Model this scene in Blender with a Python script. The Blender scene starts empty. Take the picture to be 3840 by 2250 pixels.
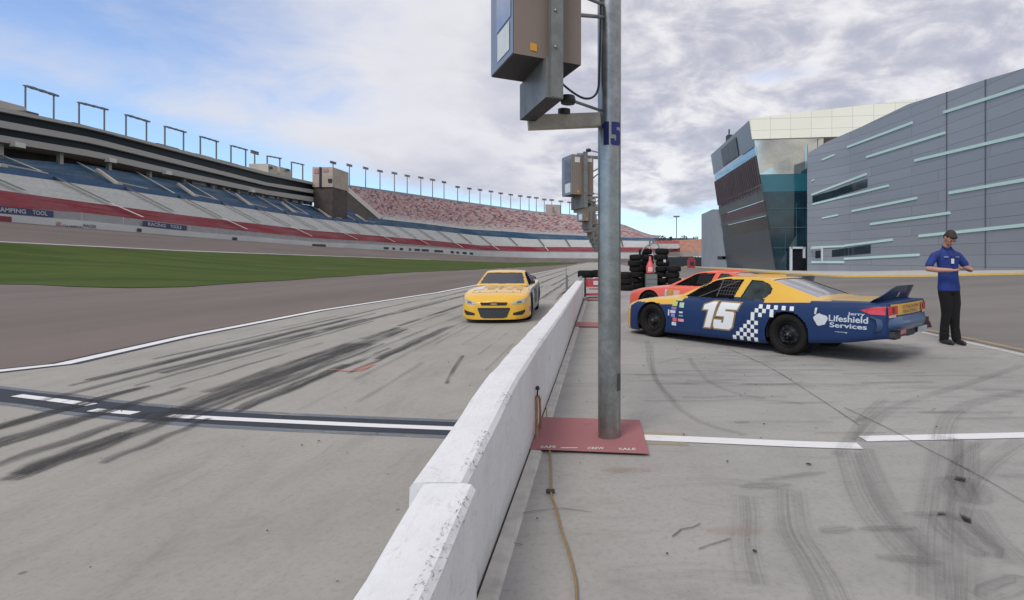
import bpy, bmesh, math, random
import numpy as np
from mathutils import Vector, Matrix
random.seed(7)
rng = random.Random(11)
F, CX, HY, EYE = 2057.0, 2248.0, 975.0, 1.45      # focal length and horizon measured on the photograph, eye height
scene = bpy.context.scene
COL = scene.collection

def P(px, py, Y):
    return ((px - CX) / F * Y, Y, EYE - (py - HY) / F * Y)
def G(px, py, z=0.0):
    Y = (EYE - z) * F / (py - HY)
    return ((px - CX) / F * Y, Y, z)

# ------------------------------------------------------------------ materials
MATS = {}
def mat(name, col, rough=0.7, metal=0.0, var=0.12, scale=3.0, bump=0.0, bscale=40.0, coat=0.0, alpha=None, stretch=(1, 1, 1), spec=0.5):
    if name in MATS: return MATS[name]
    m = bpy.data.materials.new(name); m.use_nodes = True
    nt = m.node_tree; N = nt.nodes; L = nt.links
    b = N['Principled BSDF']
    b.inputs['Roughness'].default_value = rough
    b.inputs['Metallic'].default_value = metal
    b.inputs['Coat Weight'].default_value = coat
    b.inputs['Coat Roughness'].default_value = 0.08
    b.inputs['Specular IOR Level'].default_value = spec
    tc = N.new('ShaderNodeTexCoord'); mp = N.new('ShaderNodeMapping')
    mp.inputs['Scale'].default_value = stretch
    L.new(tc.outputs['Object'], mp.inputs['Vector'])
    if var > 0:
        nz = N.new('ShaderNodeTexNoise'); nz.inputs['Scale'].default_value = scale
        nz.inputs['Detail'].default_value = 6; nz.inputs['Roughness'].default_value = 0.65
        L.new(mp.outputs['Vector'], nz.inputs['Vector'])
        r = N.new('ShaderNodeValToRGB')
        r.color_ramp.elements[0].position = 0.25; r.color_ramp.elements[1].position = 0.75
        r.color_ramp.elements[0].color = [c * (1 - var) for c in col] + [1]
        r.color_ramp.elements[1].color = [min(1, c * (1 + var)) for c in col] + [1]
        L.new(nz.outputs['Fac'], r.inputs['Fac']); L.new(r.outputs['Color'], b.inputs['Base Color'])
    else:
        b.inputs['Base Color'].default_value = (*col, 1)
    if bump > 0:
        n2 = N.new('ShaderNodeTexNoise'); n2.inputs['Scale'].default_value = bscale; n2.inputs['Detail'].default_value = 4
        L.new(mp.outputs['Vector'], n2.inputs['Vector'])
        bp = N.new('ShaderNodeBump'); bp.inputs['Strength'].default_value = bump; bp.inputs['Distance'].default_value = 0.01
        L.new(n2.outputs['Fac'], bp.inputs['Height']); L.new(bp.outputs['Normal'], b.inputs['Normal'])
    if alpha is not None: b.inputs['Alpha'].default_value = alpha
    MATS[name] = m
    return m

class NB:                                     # tiny node-building helper
    def __init__(s, m):
        m.use_nodes = True
        s.nt = m.node_tree; s.N = s.nt.nodes; s.L = s.nt.links
        s.b = s.N.get('Principled BSDF')
    def _in(s, sock, v):
        if v is None: return
        if isinstance(v, (int, float)): sock.default_value = v
        elif isinstance(v, (tuple, list)):
            sock.default_value = (*v, 1) if len(v) == 3 and sock.type == 'RGBA' else v
        else: s.L.new(v, sock)
    def math(s, op, a, b=None, c=None, clamp=False):
        n = s.N.new('ShaderNodeMath'); n.operation = op; n.use_clamp = clamp
        s._in(n.inputs[0], a); s._in(n.inputs[1], b); s._in(n.inputs[2], c)
        return n.outputs[0]
    def noise(s, vec, scale, detail=5, rough=0.6, dist=0.0):
        n = s.N.new('ShaderNodeTexNoise'); s._in(n.inputs['Vector'], vec)
        n.inputs['Scale'].default_value = scale; n.inputs['Detail'].default_value = detail
        n.inputs['Roughness'].default_value = rough; n.inputs['Distortion'].default_value = dist
        return n.outputs['Fac']
    def ramp(s, f, stops, interp='LINEAR'):
        n = s.N.new('ShaderNodeValToRGB'); cr = n.color_ramp; cr.interpolation = interp
        while len(cr.elements) < len(stops): cr.elements.new(0.5)
        for e, (p, c) in zip(cr.elements, stops):
            e.position = p; e.color = (*c, 1) if len(c) == 3 else c
        s._in(n.inputs['Fac'], f)
        return n.outputs['Color']
    def mix(s, f, a, b, blend='MIX'):
        n = s.N.new('ShaderNodeMix'); n.data_type = 'RGBA'; n.blend_type = blend
        s._in(n.inputs[0], f); s._in(n.inputs[6], a); s._in(n.inputs[7], b)
        return n.outputs[2]
    def map(s, src, scale=(1, 1, 1), loc=(0, 0, 0), rot=(0, 0, 0)):
        n = s.N.new('ShaderNodeMapping'); s.L.new(src, n.inputs['Vector'])
        n.inputs['Scale'].default_value = scale; n.inputs['Location'].default_value = loc; n.inputs['Rotation'].default_value = rot
        return n.outputs['Vector']
    def coord(s, which='Object'):
        return s.N.new('ShaderNodeTexCoord').outputs[which]
    def smooth(s, v, lo, hi):
        n = s.N.new('ShaderNodeMapRange'); n.interpolation_type = 'SMOOTHSTEP'
        s._in(n.inputs['Value'], v); n.inputs['From Min'].default_value = lo; n.inputs['From Max'].default_value = hi
        return n.outputs['Result']

def concrete(name, base, warm, streak_dir, streak_dir2=(1, 1, 1)):
    m = bpy.data.materials.new(name); n = NB(m); MATS[name] = m
    c = n.coord()
    big = n.noise(c, 0.5, 8, 0.68)
    brush = n.noise(n.map(c, streak_dir2), 2.2, 8, 0.78, 0.8)
    mid = n.noise(n.map(c, streak_dir), 1.3, 6, 0.65, 0.6)
    fine = n.noise(c, 28, 5, 0.7)
    grit = n.noise(c, 160, 3, 0.7)
    col = n.ramp(big, [(0.3, [x * 0.88 for x in base]), (0.5, base), (0.72, warm)])
    col = n.mix(n.math('MULTIPLY', n.smooth(brush, 0.50, 0.70), 0.50), col, [x * 0.62 for x in base])
    col = n.mix(n.math('MULTIPLY', n.smooth(brush, 0.48, 0.30), 0.30), col, [x * 1.22 for x in base])
    col = n.mix(n.math('MULTIPLY', n.smooth(mid, 0.46, 0.75), 0.34), col, [x * 0.55 for x in base])
    col = n.mix(n.math('MULTIPLY', n.smooth(fine, 0.46, 0.72), 0.42), col, [x * 0.6 for x in base])
    col = n.mix(n.math('MULTIPLY', n.smooth(grit, 0.52, 0.75), 0.40), col, [x * 1.25 for x in base])
    v = n.N.new('ShaderNodeTexVoronoi'); v.inputs['Scale'].default_value = 2.6; v.inputs['Randomness'].default_value = 1
    n.L.new(n.map(c, (1, 1, 1), (3.1, 1.7, 0)), v.inputs['Vector'])
    spot = n.math('LESS_THAN', n.math('ADD', v.outputs['Distance'], n.math('MULTIPLY', fine, 0.05)), 0.068)
    gate = n.smooth(n.noise(c, 0.9, 2), 0.45, 0.6)
    col = n.mix(n.math('MULTIPLY', n.math('MULTIPLY', spot, gate), 0.75), col, (0.06, 0.058, 0.055))
    n.L.new(col, n.b.inputs['Base Color'])
    n.b.inputs['Roughness'].default_value = 0.85
    bp = n.N.new('ShaderNodeBump'); bp.inputs['Strength'].default_value = 0.25; bp.inputs['Distance'].default_value = 0.004
    n.L.new(grit, bp.inputs['Height']); n.L.new(bp.outputs['Normal'], n.b.inputs['Normal'])
    return m

def asphalt(name, base, stretch):
    m = bpy.data.materials.new(name); n = NB(m); MATS[name] = m
    c = n.coord()
    a = n.noise(n.map(c, stretch), 0.25, 6, 0.65)
    f = n.noise(c, 40, 4, 0.7)
    col = n.ramp(a, [(0.3, [x * 0.8 for x in base]), (0.5, base), (0.7, [x * 1.22 for x in base])])
    col = n.mix(n.math('MULTIPLY', n.smooth(f, 0.45, 0.8), 0.3), col, [x * 1.5 for x in base])
    n.L.new(col, n.b.inputs['Base Color']); n.b.inputs['Roughness'].default_value = 0.9
    return m

def decal(name, col, strength, lengthwise=0.25, across=5.0, lo=0.35, hi=0.65, edge=True, lines=0.0):
    """worn paint or rubber laid on a surface: real coverage pattern through alpha"""
    m = bpy.data.materials.new(name); n = NB(m); MATS[name] = m
    uv = n.coord('UV')
    sep = n.N.new('ShaderNodeSeparateXYZ'); n.L.new(uv, sep.inputs[0])
    u, v = sep.outputs[0], sep.outputs[1]
    nz = n.noise(n.map(uv, (across, lengthwise, 1)), 1.0, 7, 0.72)
    a = n.smooth(nz, lo, hi)
    if lines:
        w = n.math('SINE', n.math('MULTIPLY', u, lines))
        a = n.math('MULTIPLY', a, n.smooth(w, -0.4, 0.9))
    if edge:
        e = n.math('MULTIPLY', n.smooth(u, 0.0, 0.25), n.math('SUBTRACT', 1.0, n.smooth(u, 0.75, 1.0)))
        a = n.math('MULTIPLY', a, e)
        sp = n.noise(n.map(uv, (1, 1, 1), (9, 4, 2)), 0.7, 2)
        a = n.math('MULTIPLY', a, n.smooth(sp, 0.25, 0.5))
    a = n.math('MULTIPLY', a, strength, clamp=True)
    n.b.inputs['Base Color'].default_value = (*col, 1); n.b.inputs['Roughness'].default_value = 0.85
    n.L.new(a, n.b.inputs['Alpha'])
    return m

# ------------------------------------------------------------------ mesh building
class MB:
    def __init__(s): s.v = []; s.f = []; s.m = []; s.uv = {}; s.sm = []
    def quad(s, pts, mi=0, uv=None, smooth=False):
        i = len(s.v); s.v += [tuple(p) for p in pts]
        if uv: s.uv[len(s.f)] = uv
        s.f.append(tuple(range(i, i + len(pts)))); s.m.append(mi); s.sm.append(smooth)
    def raw(s, vs, fs, mi=0, smooth=False):
        i = len(s.v); s.v += [tuple(p) for p in vs]
        for f in fs:
            s.f.append(tuple(i + k for k in f)); s.m.append(mi if isinstance(mi, int) else mi(f)); s.sm.append(smooth)
    def hexa(s, b, t, mi=0):
        s.raw(list(b) + list(t), [(3, 2, 1, 0), (4, 5, 6, 7), (0, 1, 5, 4), (1, 2, 6, 5), (2, 3, 7, 6), (3, 0, 4, 7)], mi)
    def box(s, c, d, rz=0, mi=0):
        cs, sn = math.cos(rz), math.sin(rz)
        def q(x, y, z): return (c[0] + x * cs - y * sn, c[1] + x * sn + y * cs, c[2] + z)
        x, y, z = d[0] / 2, d[1] / 2, d[2] / 2
        s.hexa([q(-x, -y, -z), q(x, -y, -z), q(x, y, -z), q(-x, y, -z)], [q(-x, -y, z), q(x, -y, z), q(x, y, z), q(-x, y, z)], mi)
    def bar(s, a, b, w, h=None, mi=0, up=(0, 0, 1)):
        h = h or w; a = Vector(a); b = Vector(b); d = (b - a).normalized(); u = Vector(up)
        if abs(d.dot(u)) > 0.95: u = Vector((0, 1, 0))
        sx = d.cross(u).normalized() * w / 2; uz = sx.cross(d).normalized() * h / 2
        r = lambda p: [p - sx - uz, p + sx - uz, p + sx + uz, p - sx + uz]
        s.hexa(r(a), r(b), mi)
    def tube(s, pts, r, n=12, mi=0, caps=True):
        pts = [Vector(p) for p in pts]; rs = r if isinstance(r, (list, tuple)) else [r] * len(pts)
        rings = []; u = None
        for i, p in enumerate(pts):
            d = (pts[min(i + 1, len(pts) - 1)] - pts[max(i - 1, 0)]).normalized()
            if u is None:
                u = d.orthogonal().normalized()
            else:
                u = (u - d * u.dot(d)).normalized()
            w = d.cross(u)
            rings.append([p + (u * math.cos(2 * math.pi * k / n) + w * math.sin(2 * math.pi * k / n)) * rs[i] for k in range(n)])
        vs = [q for R in rings for q in R]; fs = []
        for i in range(len(pts) - 1):
            for k in range(n):
                k2 = (k + 1) % n
                fs.append((i * n + k, i * n + k2, (i + 1) * n + k2, (i + 1) * n + k))
        s.raw(vs, fs, mi, True)
        if caps:
            s.raw(rings[0], [tuple(range(n))[::-1]], mi); s.raw(rings[-1], [tuple(range(n))], mi)
    def lathe(s, prof, M=None, n=32, mi=0, smooth=True):
        """prof: (radius, height) pairs turned round local z; M places it"""
        M = M or Matrix(); vs = []
        for r, h in prof:
            for k in range(n):
                a = 2 * math.pi * k / n; vs.append(M @ Vector((r * math.cos(a), r * math.sin(a), h)))
        fs = []
        for i in range(len(prof) - 1):
            for k in range(n):
                k2 = (k + 1) % n; fs.append((i * n + k, i * n + k2, (i + 1) * n + k2, (i + 1) * n + k))
        s.raw(vs, fs, mi, smooth)
    def grid(s, rows, mi=0, smooth=True, uvs=None, skip=None):
        """rows of equal length; mi may be a function(i, j, centre)"""
        nr, nc = len(rows), len(rows[0]); i0 = len(s.v)
        for R in rows: s.v += [tuple(p) for p in R]
        for i in range(nr - 1):
            for j in range(nc - 1):
                f = (i0 + i * nc + j, i0 + i * nc + j + 1, i0 + (i + 1) * nc + j + 1, i0 + (i + 1) * nc + j)
                if callable(mi) or skip:
                    c = [sum(s.v[k][a] for k in f) / 4 for a in range(3)]
                if skip and skip(i, j, c): continue
                if uvs: s.uv[len(s.f)] = [uvs[i][j], uvs[i][j + 1], uvs[i + 1][j + 1], uvs[i + 1][j]]
                s.f.append(f); s.m.append(mi(i, j, c) if callable(mi) else mi); s.sm.append(smooth)
    def mesh(s, name, mats, org=(0, 0, 0), weld=False):
        me = bpy.data.meshes.new(name)
        vs = [(a - org[0], b - org[1], c - org[2]) for a, b, c in s.v]
        me.from_pydata(vs, [], s.f)
        for k in (mats if isinstance(mats, (list, tuple)) else [mats]): me.materials.append(k)
        me.polygons.foreach_set('material_index', s.m); me.polygons.foreach_set('use_smooth', s.sm)
        if s.uv:
            lay = me.uv_layers.new(name='UVMap')
            for fi, u in s.uv.items():
                p = me.polygons[fi]
                for k, li in enumerate(p.loop_indices): lay.data[li].uv = u[k]
        if weld:
            bm = bmesh.new(); bm.from_mesh(me)
            bmesh.ops.remove_doubles(bm, verts=bm.verts, dist=0.0004)
            bmesh.ops.recalc_face_normals(bm, faces=bm.faces); bm.to_mesh(me); bm.free()
        me.update()
        return me

ROOT = {}
def tag(o, label=None, cat=None, group=None, kind=None):
    if label: o['label'] = label
    if cat: o['category'] = cat
    if group: o['group'] = group
    if kind: o['kind'] = kind
    return o
def thing(name, label, cat, loc=(0, 0, 0), rz=0.0, group=None):
    o = bpy.data.objects.new(name, None); COL.objects.link(o)
    o.empty_display_size = 0.2
    o.location = loc; o.rotation_euler = (0, 0, rz); ROOT[o] = tuple(loc)
    return tag(o, label, cat, group)
def part(name, mb, mats, parent=None, local=False, label=None, weld=False):
    """local=True: mb is already in the thing's own frame; otherwise in world metres of an unrotated thing"""
    org = (0, 0, 0)
    if parent is not None and not local: org = ROOT[parent]
    o = bpy.data.objects.new(name, mb.mesh(name, mats, org, weld)); COL.objects.link(o)
    o.parent = parent
    if parent is not None: ROOT[o] = ROOT[parent]
    if label: o['label'] = label
    return o
def single(name, mb, mats, label, cat, loc=None, group=None, weld=False):
    """a thing that is one mesh; its origin is put at loc"""
    loc = loc or (0, 0, 0)
    o = bpy.data.objects.new(name, mb.mesh(name, mats, loc, weld)); COL.objects.link(o)
    o.location = loc
    return tag(o, label, cat, group)
def struct(name, mb, mats, smooth=False):
    o = bpy.data.objects.new(name, mb.mesh(name, mats)); COL.objects.link(o); o['kind'] = 'structure'
    return o
def copy_tree(o, parent=None):
    c = o.copy(); COL.objects.link(c); c.parent = parent
    for ch in o.children: copy_tree(ch, c)
    return c

def text_mesh(s, size=1.0, shear=0.0, bold=0.0, align='CENTER'):
    """flat lettering as (verts, faces) in the xy plane"""
    cu = bpy.data.curves.new('t', 'FONT'); cu.body = s; cu.size = size; cu.shear = shear; cu.offset = bold
    cu.align_x = align; cu.align_y = 'CENTER'; cu.resolution_u = 4
    o = bpy.data.objects.new('t', cu); COL.objects.link(o)
    dg = bpy.context.evaluated_depsgraph_get(); dg.update()
    me = bpy.data.meshes.new_from_object(o.evaluated_get(dg))
    bm = bmesh.new(); bm.from_mesh(me)
    bmesh.ops.triangulate(bm, faces=bm.faces)
    vs = [tuple(v.co) for v in bm.verts]; bm.verts.index_update(); fs = [tuple(v.index for v in f.verts) for f in bm.faces]
    bm.free(); bpy.data.meshes.remove(me); bpy.data.objects.remove(o); bpy.data.curves.remove(cu)
    return vs, fs
def fit(vs, x0, x1, y0, y1):
    ax = [v[0] for v in vs]; ay = [v[1] for v in vs]
    sx = (x1 - x0) / (max(ax) - min(ax)); sy = (y1 - y0) / (max(ay) - min(ay))
    return [(x0 + (v[0] - min(ax)) * sx, y0 + (v[1] - min(ay)) * sy) for v in vs]
def lerp(a, b, t): return tuple(a[i] + (b[i] - a[i]) * t for i in range(len(a)))
def pl(poly, x):
    """piecewise-linear lookup that keeps its end slopes"""
    xs = [p[0] for p in poly]
    if x <= xs[0]: a, b = poly[0], poly[1]
    elif x >= xs[-1]: a, b = poly[-2], poly[-1]
    else:
        i = max(k for k in range(len(xs)) if xs[k] <= x); i = min(i, len(xs) - 2); a, b = poly[i], poly[i + 1]
    t = (x - a[0]) / (b[0] - a[0])
    return a[1] + (b[1] - a[1]) * t
def strip(pts, w, z, mb, mi=0):
    """flat ribbon along ground points, uv.x across 0..1, uv.y metres along"""
    pts = [Vector((p[0], p[1], 0)) for p in pts]; L = 0; rows = []; uvs = []
    ws = w if isinstance(w, (list, tuple)) else [w] * len(pts)
    off = rng.random() * 50
    for i, p in enumerate(pts):
        d = (pts[min(i + 1, len(pts) - 1)] - pts[max(0, i - 1)]).normalized(); nrm = Vector((d.y, -d.x, 0))
        if i: L += (p - pts[i - 1]).length
        a = p - nrm * ws[i] / 2; b = p + nrm * ws[i] / 2
        rows.append([(a.x, a.y, z), (b.x, b.y, z)]); uvs.append([(0, L + off), (1, L + off)])
    mb.grid(rows, mi, False, uvs)
def smoothcurve(pts, n=8):
    out = []; q = [pts[0]] + list(pts) + [pts[-1]]
    for i in range(1, len(q) - 2):
        p0, p1, p2, p3 = [np.array(q[i + k], float) for k in (-1, 0, 1, 2)]
        for k in range(n):
            t = k / n
            out.append(tuple(0.5 * (2 * p1 + (p2 - p0) * t + (2 * p0 - 5 * p1 + 4 * p2 - p3) * t * t + (3 * p1 - p0 - 3 * p2 + p3) * t ** 3)))
    out.append(tuple(float(a) for a in pts[-1]))
    return out
# ------------------------------------------------------------------ camera, sky, sun
cam = bpy.data.cameras.new('camera'); co = bpy.data.objects.new('camera', cam); COL.objects.link(co); scene.camera = co
co.location = (0, 0, EYE); co.rotation_euler = (math.radians(90), 0, 0)
cam.sensor_width = 36; cam.lens = 36 * F / 3840; cam.shift_x = -(CX - 1920) / 3840; cam.shift_y = -(1125 - HY) / 3840
cam.clip_start = 0.05; cam.clip_end = 6000

SUN_EL, SUN_AZ = math.radians(48), math.radians(208)      # azimuth clockwise from +Y
sd = Vector((math.cos(SUN_EL) * math.sin(SUN_AZ), math.cos(SUN_EL) * math.cos(SUN_AZ), math.sin(SUN_EL)))
sl = bpy.data.lights.new('sun', 'SUN'); so = bpy.data.objects.new('sun', sl); COL.objects.link(so)
sl.energy = 1.35; sl.angle = math.radians(22); sl.color = (1.0, 0.95, 0.87)
so.rotation_euler = sd.to_track_quat('Z', 'Y').to_euler(); so.location = (-30, -30, 60)

world = bpy.data.worlds.new('World'); scene.world = world; world.use_nodes = True
w = NB(world); w.N.clear()
out = w.N.new('ShaderNodeOutputWorld'); bg = w.N.new('ShaderNodeBackground')
sky = w.N.new('ShaderNodeTexSky'); sky.sky_type = 'NISHITA'; sky.sun_disc = False
sky.sun_elevation = SUN_EL; sky.sun_rotation = SUN_AZ; sky.dust_density = 0.6; sky.ozone_density = 1.6; sky.air_density = 1.0
d = w.coord('Generated')
sp = w.N.new('ShaderNodeSeparateXYZ'); w.L.new(d, sp.inputs[0]); dx, dy, dz = sp.outputs
az = w.math('ARCTAN2', dx, dy); el = w.math('ARCSINE', dz, clamp=False)
zc = w.math('ADD', w.math('MAXIMUM', dz, 0.0), 0.26)
cb = w.N.new('ShaderNodeCombineXYZ'); w._in(cb.inputs[0], w.math('DIVIDE', dx, zc)); w._in(cb.inputs[1], w.math('DIVIDE', dy, zc))
cp = cb.outputs[0]                                       # a flat cloud deck seen in perspective
n1 = w.noise(w.map(cp, (1, 1, 1), (2.3, 0.4, 0)), 0.8, 5, 0.5, 0.25)
n2 = w.noise(w.map(cp, (1, 1.05, 1), (7.1, 3.3, 0)), 3.6, 8, 0.58, 0.5)
n3 = w.noise(w.map(cp, (1, 1.1, 1), (1.1, 8.3, 0)), 7.0, 7, 0.6, 0.3)
den = w.math('ADD', w.math('MULTIPLY', n1, 0.62), w.math('ADD', w.math('MULTIPLY', n2, 0.30), w.math('MULTIPLY', n3, 0.10)))
# cover: solid deck overhead, open blue low over the stands on the left and in the upper left
def blob(a0, e0, ra, re):
    x = w.math('DIVIDE', w.math('SUBTRACT', az, a0), ra); y = w.math('DIVIDE', w.math('SUBTRACT', el, e0), re)
    r2 = w.math('ADD', w.math('MULTIPLY', x, x), w.math('MULTIPLY', y, y))
    return w.math('POWER', 2.718, w.math('MULTIPLY', r2, -1.0))
edge = w.math('ADD', 0.045, w.math('MULTIPLY', w.math('MAXIMUM', w.math('MULTIPLY', az, -1.0), 0.0), 0.15))
low = w.smooth(w.math('SUBTRACT', el, edge), -0.02, 0.085)
left = w.math('SUBTRACT', 1.0, w.smooth(az, -0.35, 0.12))
cov = w.math('ADD', -0.30, w.math('MULTIPLY', low, 0.52))
cov = w.math('SUBTRACT', cov, w.math('MULTIPLY', blob(-0.84, 0.33, 0.30, 0.12), 0.27))
cov = w.math('ADD', cov, w.math('MULTIPLY', w.smooth(az, 0.0, 0.25), w.math('MULTIPLY', w.math('SUBTRACT', 1.0, low), 0.16)))
cov = w.math('SUBTRACT', cov, w.math('MULTIPLY', w.smooth(az, 0.0, 0.3), w.math('MULTIPLY', low, 0.085)))
cov = w.math('SUBTRACT', cov, w.math('MULTIPLY', blob(0.30, 0.315, 0.12, 0.028), 0.14))
dens = w.math('ADD', den, cov)
mask = w.mix(left, w.smooth(dens, 0.46, 0.62), w.smooth(dens, 0.38, 0.70))
thR = w.smooth(w.math('ADD', w.math('MULTIPLY', n2, 0.75), w.math('ADD', w.math('MULTIPLY', n1, 0.15), w.math('MULTIPLY', n3, 0.35))), 0.50, 0.78)
thL = w.smooth(w.math('ADD', w.math('MULTIPLY', n1, 0.9), w.math('MULTIPLY', n2, 0.15)), 0.42, 0.78)
thick = w.mix(left, thR, thL)
ccol = w.ramp(thick, [(0.0, (0.70, 0.685, 0.69)), (0.35, (0.55, 0.54, 0.58)), (0.65, (0.44, 0.44, 0.50)), (1.0, (0.36, 0.37, 0.44))])
lefty = w.smooth(az, -0.95, 0.15)
ccol = w.mix(w.math('MULTIPLY', w.math('SUBTRACT', 1.0, lefty), 0.60), ccol, (0.47, 0.48, 0.56))
skyc = w.mix(1.0, sky.outputs['Color'], (0.1, 0.1, 0.1), 'MULTIPLY')
lift = w.math('SUBTRACT', 1.0, w.smooth(el, 0.0, 0.30))
skyc = w.mix(1.0, skyc, (1.35, 1.38, 1.55), 'MULTIPLY')
skyc = w.mix(w.math('MULTIPLY', lift, 0.35), skyc, (0.24, 0.58, 0.82))
colr = w.mix(w.math('MULTIPLY', mask, 0.95), skyc, ccol)
w.L.new(colr, bg.inputs['Color']); bg.inputs['Strength'].default_value = 1.0
w.L.new(bg.outputs[0], out.inputs[0])
scene.view_settings.view_transform = 'Standard'; scene.view_settings.look = 'None'
scene.view_settings.exposure = 0.38; scene.view_settings.gamma = 1.0

# ------------------------------------------------------------------ setting: ground sheets
M_pit = concrete('pit_lane_concrete', (0.330, 0.312, 0.275), (0.372, 0.342, 0.305), (1.6, 0.35, 1), (1.0, 0.55, 1))
M_stall = concrete('stall_concrete', (0.340, 0.326, 0.303), (0.380, 0.356, 0.330), (1.0, 0.9, 1), (0.45, 1.5, 1))
M_asph = asphalt('brown_asphalt', (0.142, 0.112, 0.096), (1.0, 0.12, 1))
M_track = asphalt('track_asphalt', (0.128, 0.102, 0.090), (1.0, 0.1, 1))
M_road = asphalt('service_asphalt', (0.185, 0.168, 0.150), (0.4, 1.0, 1))
M_land = mat('desert_ground', (0.24, 0.19, 0.15), 0.95, var=0.25, scale=0.05)

m = MB(); m.quad([(-1500, -400, -0.35), (1500, -400, -0.35), (1500, 3000, -0.35), (-1500, 3000, -0.35)]); struct('ground', m, M_land)
m = MB()
m.quad([(-200, -40, -0.012), (200, -40, -0.012), (200, 420, -0.012), (-200, 420, -0.012)]); struct('asphalt_apron', m, M_asph)
edge_px = [(0, 1392), (240, 1366), (700, 1262), (1200, 1165), (1645, 1097), (1980, 1031), (2120, 1003.5)]
ledge = [G(x, y) for x, y in edge_px]
ledge = [(-9.6, 4.2, 0), (-8.9, 6.0, 0)] + [(p[0], p[1], 0) for p in ledge]
def strip_between(A, B, z):
    q = MB(); q.grid([[(a[0], a[1], z), (b[0], b[1], z)] for a, b in zip(A, B)], 0, False); return q
lane_l = [(-11.5, -4, 0)] + ledge + [(-7.0, 330, 0)]
lane_r = [(-0.5, p[1], 0) for p in lane_l]
struct('pit_lane', strip_between(lane_l, lane_r, 0.0), M_pit)
sl_l = [(-0.5, y, 0) for y in (-4, 5, 20, 60, 330)]; sl_r = [(6.62, y, 0) for y in (-4, 5, 20, 60, 330)]
struct('pit_stall_pavement', strip_between(sl_l, sl_r, 0.001), M_stall)

# service road rising gently to the kerb in front of the building
KERB = [(28.5, 14, .9), (27.3, 24, .74), (25.5, 33, .57), (23.5, 38, .30), (20.0, 45, .03), (19.0, 60, .02), (18.5, 120, .02)]
BASE = [(31.5, 14, 1.0), (30.2, 24, .92), (29.9, 38, .77), (29.7, 44, .60), (29.4, 50, .50), (28.3, 60, .22), (25.2, 67, .10)]
m = MB(); rows = []
for k in KERB:
    rows.append([(6.64 + (k[0] - 6.64) * t, k[1] * t + (k[1] * 0.9 if k[1] < 90 else k[1]) * (1 - t), 0.002 + k[2] * (t * t * (3 - 2 * t))) for t in [i / 10 for i in range(11)]])
rows.insert(0, [(6.64 + (40 - 6.64) * i / 10, -4, 0.002 + 1.0 * (i / 10) ** 2) for i in range(11)])
m.grid(rows, 0, True); struct('service_road', m, M_road)
m = MB(); y = MB()
rows = [[(k[0], k[1], k[2] - 0.05), (k[0], k[1], k[2] + 0.13)] for k in KERB]
y.grid(rows, 0, False)
rows = [[(k[0], k[1], k[2] + 0.13), (k[0] + 0.22, k[1] + .05, k[2] + 0.134)] for k in KERB]
y.grid(rows, 0, False)
rows = [[(k[0] + 0.22, k[1] + .05, k[2] + 0.13), (b[0], b[1], b[2] + 0.02)] for k, b in zip(KERB, BASE)]
m.grid(rows, 0, False)
struct('pavement', m, mat('pavement_concrete', (0.50, 0.47, 0.42), 0.9, var=0.1, scale=0.8))
struct('kerb', y, mat('yellow_kerb_paint', (0.78, 0.50, 0.08), 0.7, var=0.12, scale=2))

# ------------------------------------------------------------------ painted markings and rubber
W_paint = decal('worn_white_paint', (0.74, 0.73, 0.72), 1.0, 3.5, 5.0, 0.25, 0.42, edge=False)
D_paint = decal('dark_blue_grey_paint', (0.030, 0.036, 0.048), 0.97, 1.6, 3.0, 0.24, 0.46, edge=False)
G_paint = decal('faded_blue_grey_paint', (0.17, 0.19, 0.22), 0.8, 1.4, 3.0, 0.30, 0.55, edge=False)
T_paint = decal('tan_line_paint', (0.42, 0.31, 0.19), 0.8, 0.8, 2.0, 0.25, 0.5, edge=False)
R_paint = decal('maroon_pad_paint', (0.33, 0.13, 0.135), 1.0, 4.5, 5.0, 0.18, 0.40, edge=False)
O_paint = decal('orange_spray_paint', (0.62, 0.16, 0.09), 0.95, 2.0, 2.0, 0.30, 0.55, edge=True)
rubber = decal('tyre_rubber', (0.040, 0.038, 0.038), 0.80, 0.6, 8.0, 0.32, 0.66)
rubber_faint = decal('faint_tyre_rubber', (0.07, 0.07, 0.07), 0.34, 0.9, 9.0, 0.30, 0.72)
rubber_lines = decal('ribbed_tyre_mark', (0.07, 0.07, 0.07), 0.23, 0.30, 15.0, 0.32, 0.70, True)
crack = decal('crack_line', (0.08, 0.075, 0.07), 0.65, 2.5, 1.0, 0.30, 0.60, edge=False)

# line between pit lane and the brown asphalt
m = MB(); strip([(p[0] - 0.02, p[1]) for p in ledge] + [(-7.2, 200)], 0.44, 0.003, m); struct('lane_edge_band', m, D_paint)
m = MB(); strip([(p[0] - 0.02, p[1]) for p in ledge] + [(-7.2, 200)], 0.21, 0.006, m); struct('lane_edge_line', m, W_paint)
# the transverse pit-box line on the lane side
def gl(pts): return [G(x, y)[:2] for x, y in pts]
box_px = [(-350, 1436), (0, 1482), (180, 1502), (360, 1528), (700, 1560), (1100, 1583), (1640, 1606), (1760, 1612)]
g = gl(box_px)
m = MB(); strip(smoothcurve(g, 5), 0.52, 0.003, m); struct('box_line_band', m, G_paint)
m = MB(); strip(smoothcurve(g, 5), 0.35, 0.0055, m); struct('box_line_dark', m, D_paint)
m = MB()
strip(smoothcurve(gl([(62, 1485), (200, 1502), (345, 1520)]), 5), 0.10, 0.008, m)
strip(smoothcurve(gl([(345, 1540), (430, 1546), (508, 1552)]), 5), 0.10, 0.008, m)
strip(smoothcurve(gl([(630, 1562), (1000, 1580), (1400, 1598), (1760, 1612)]), 5), 0.10, 0.008, m)
struct('box_line_white', m, W_paint)
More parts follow.
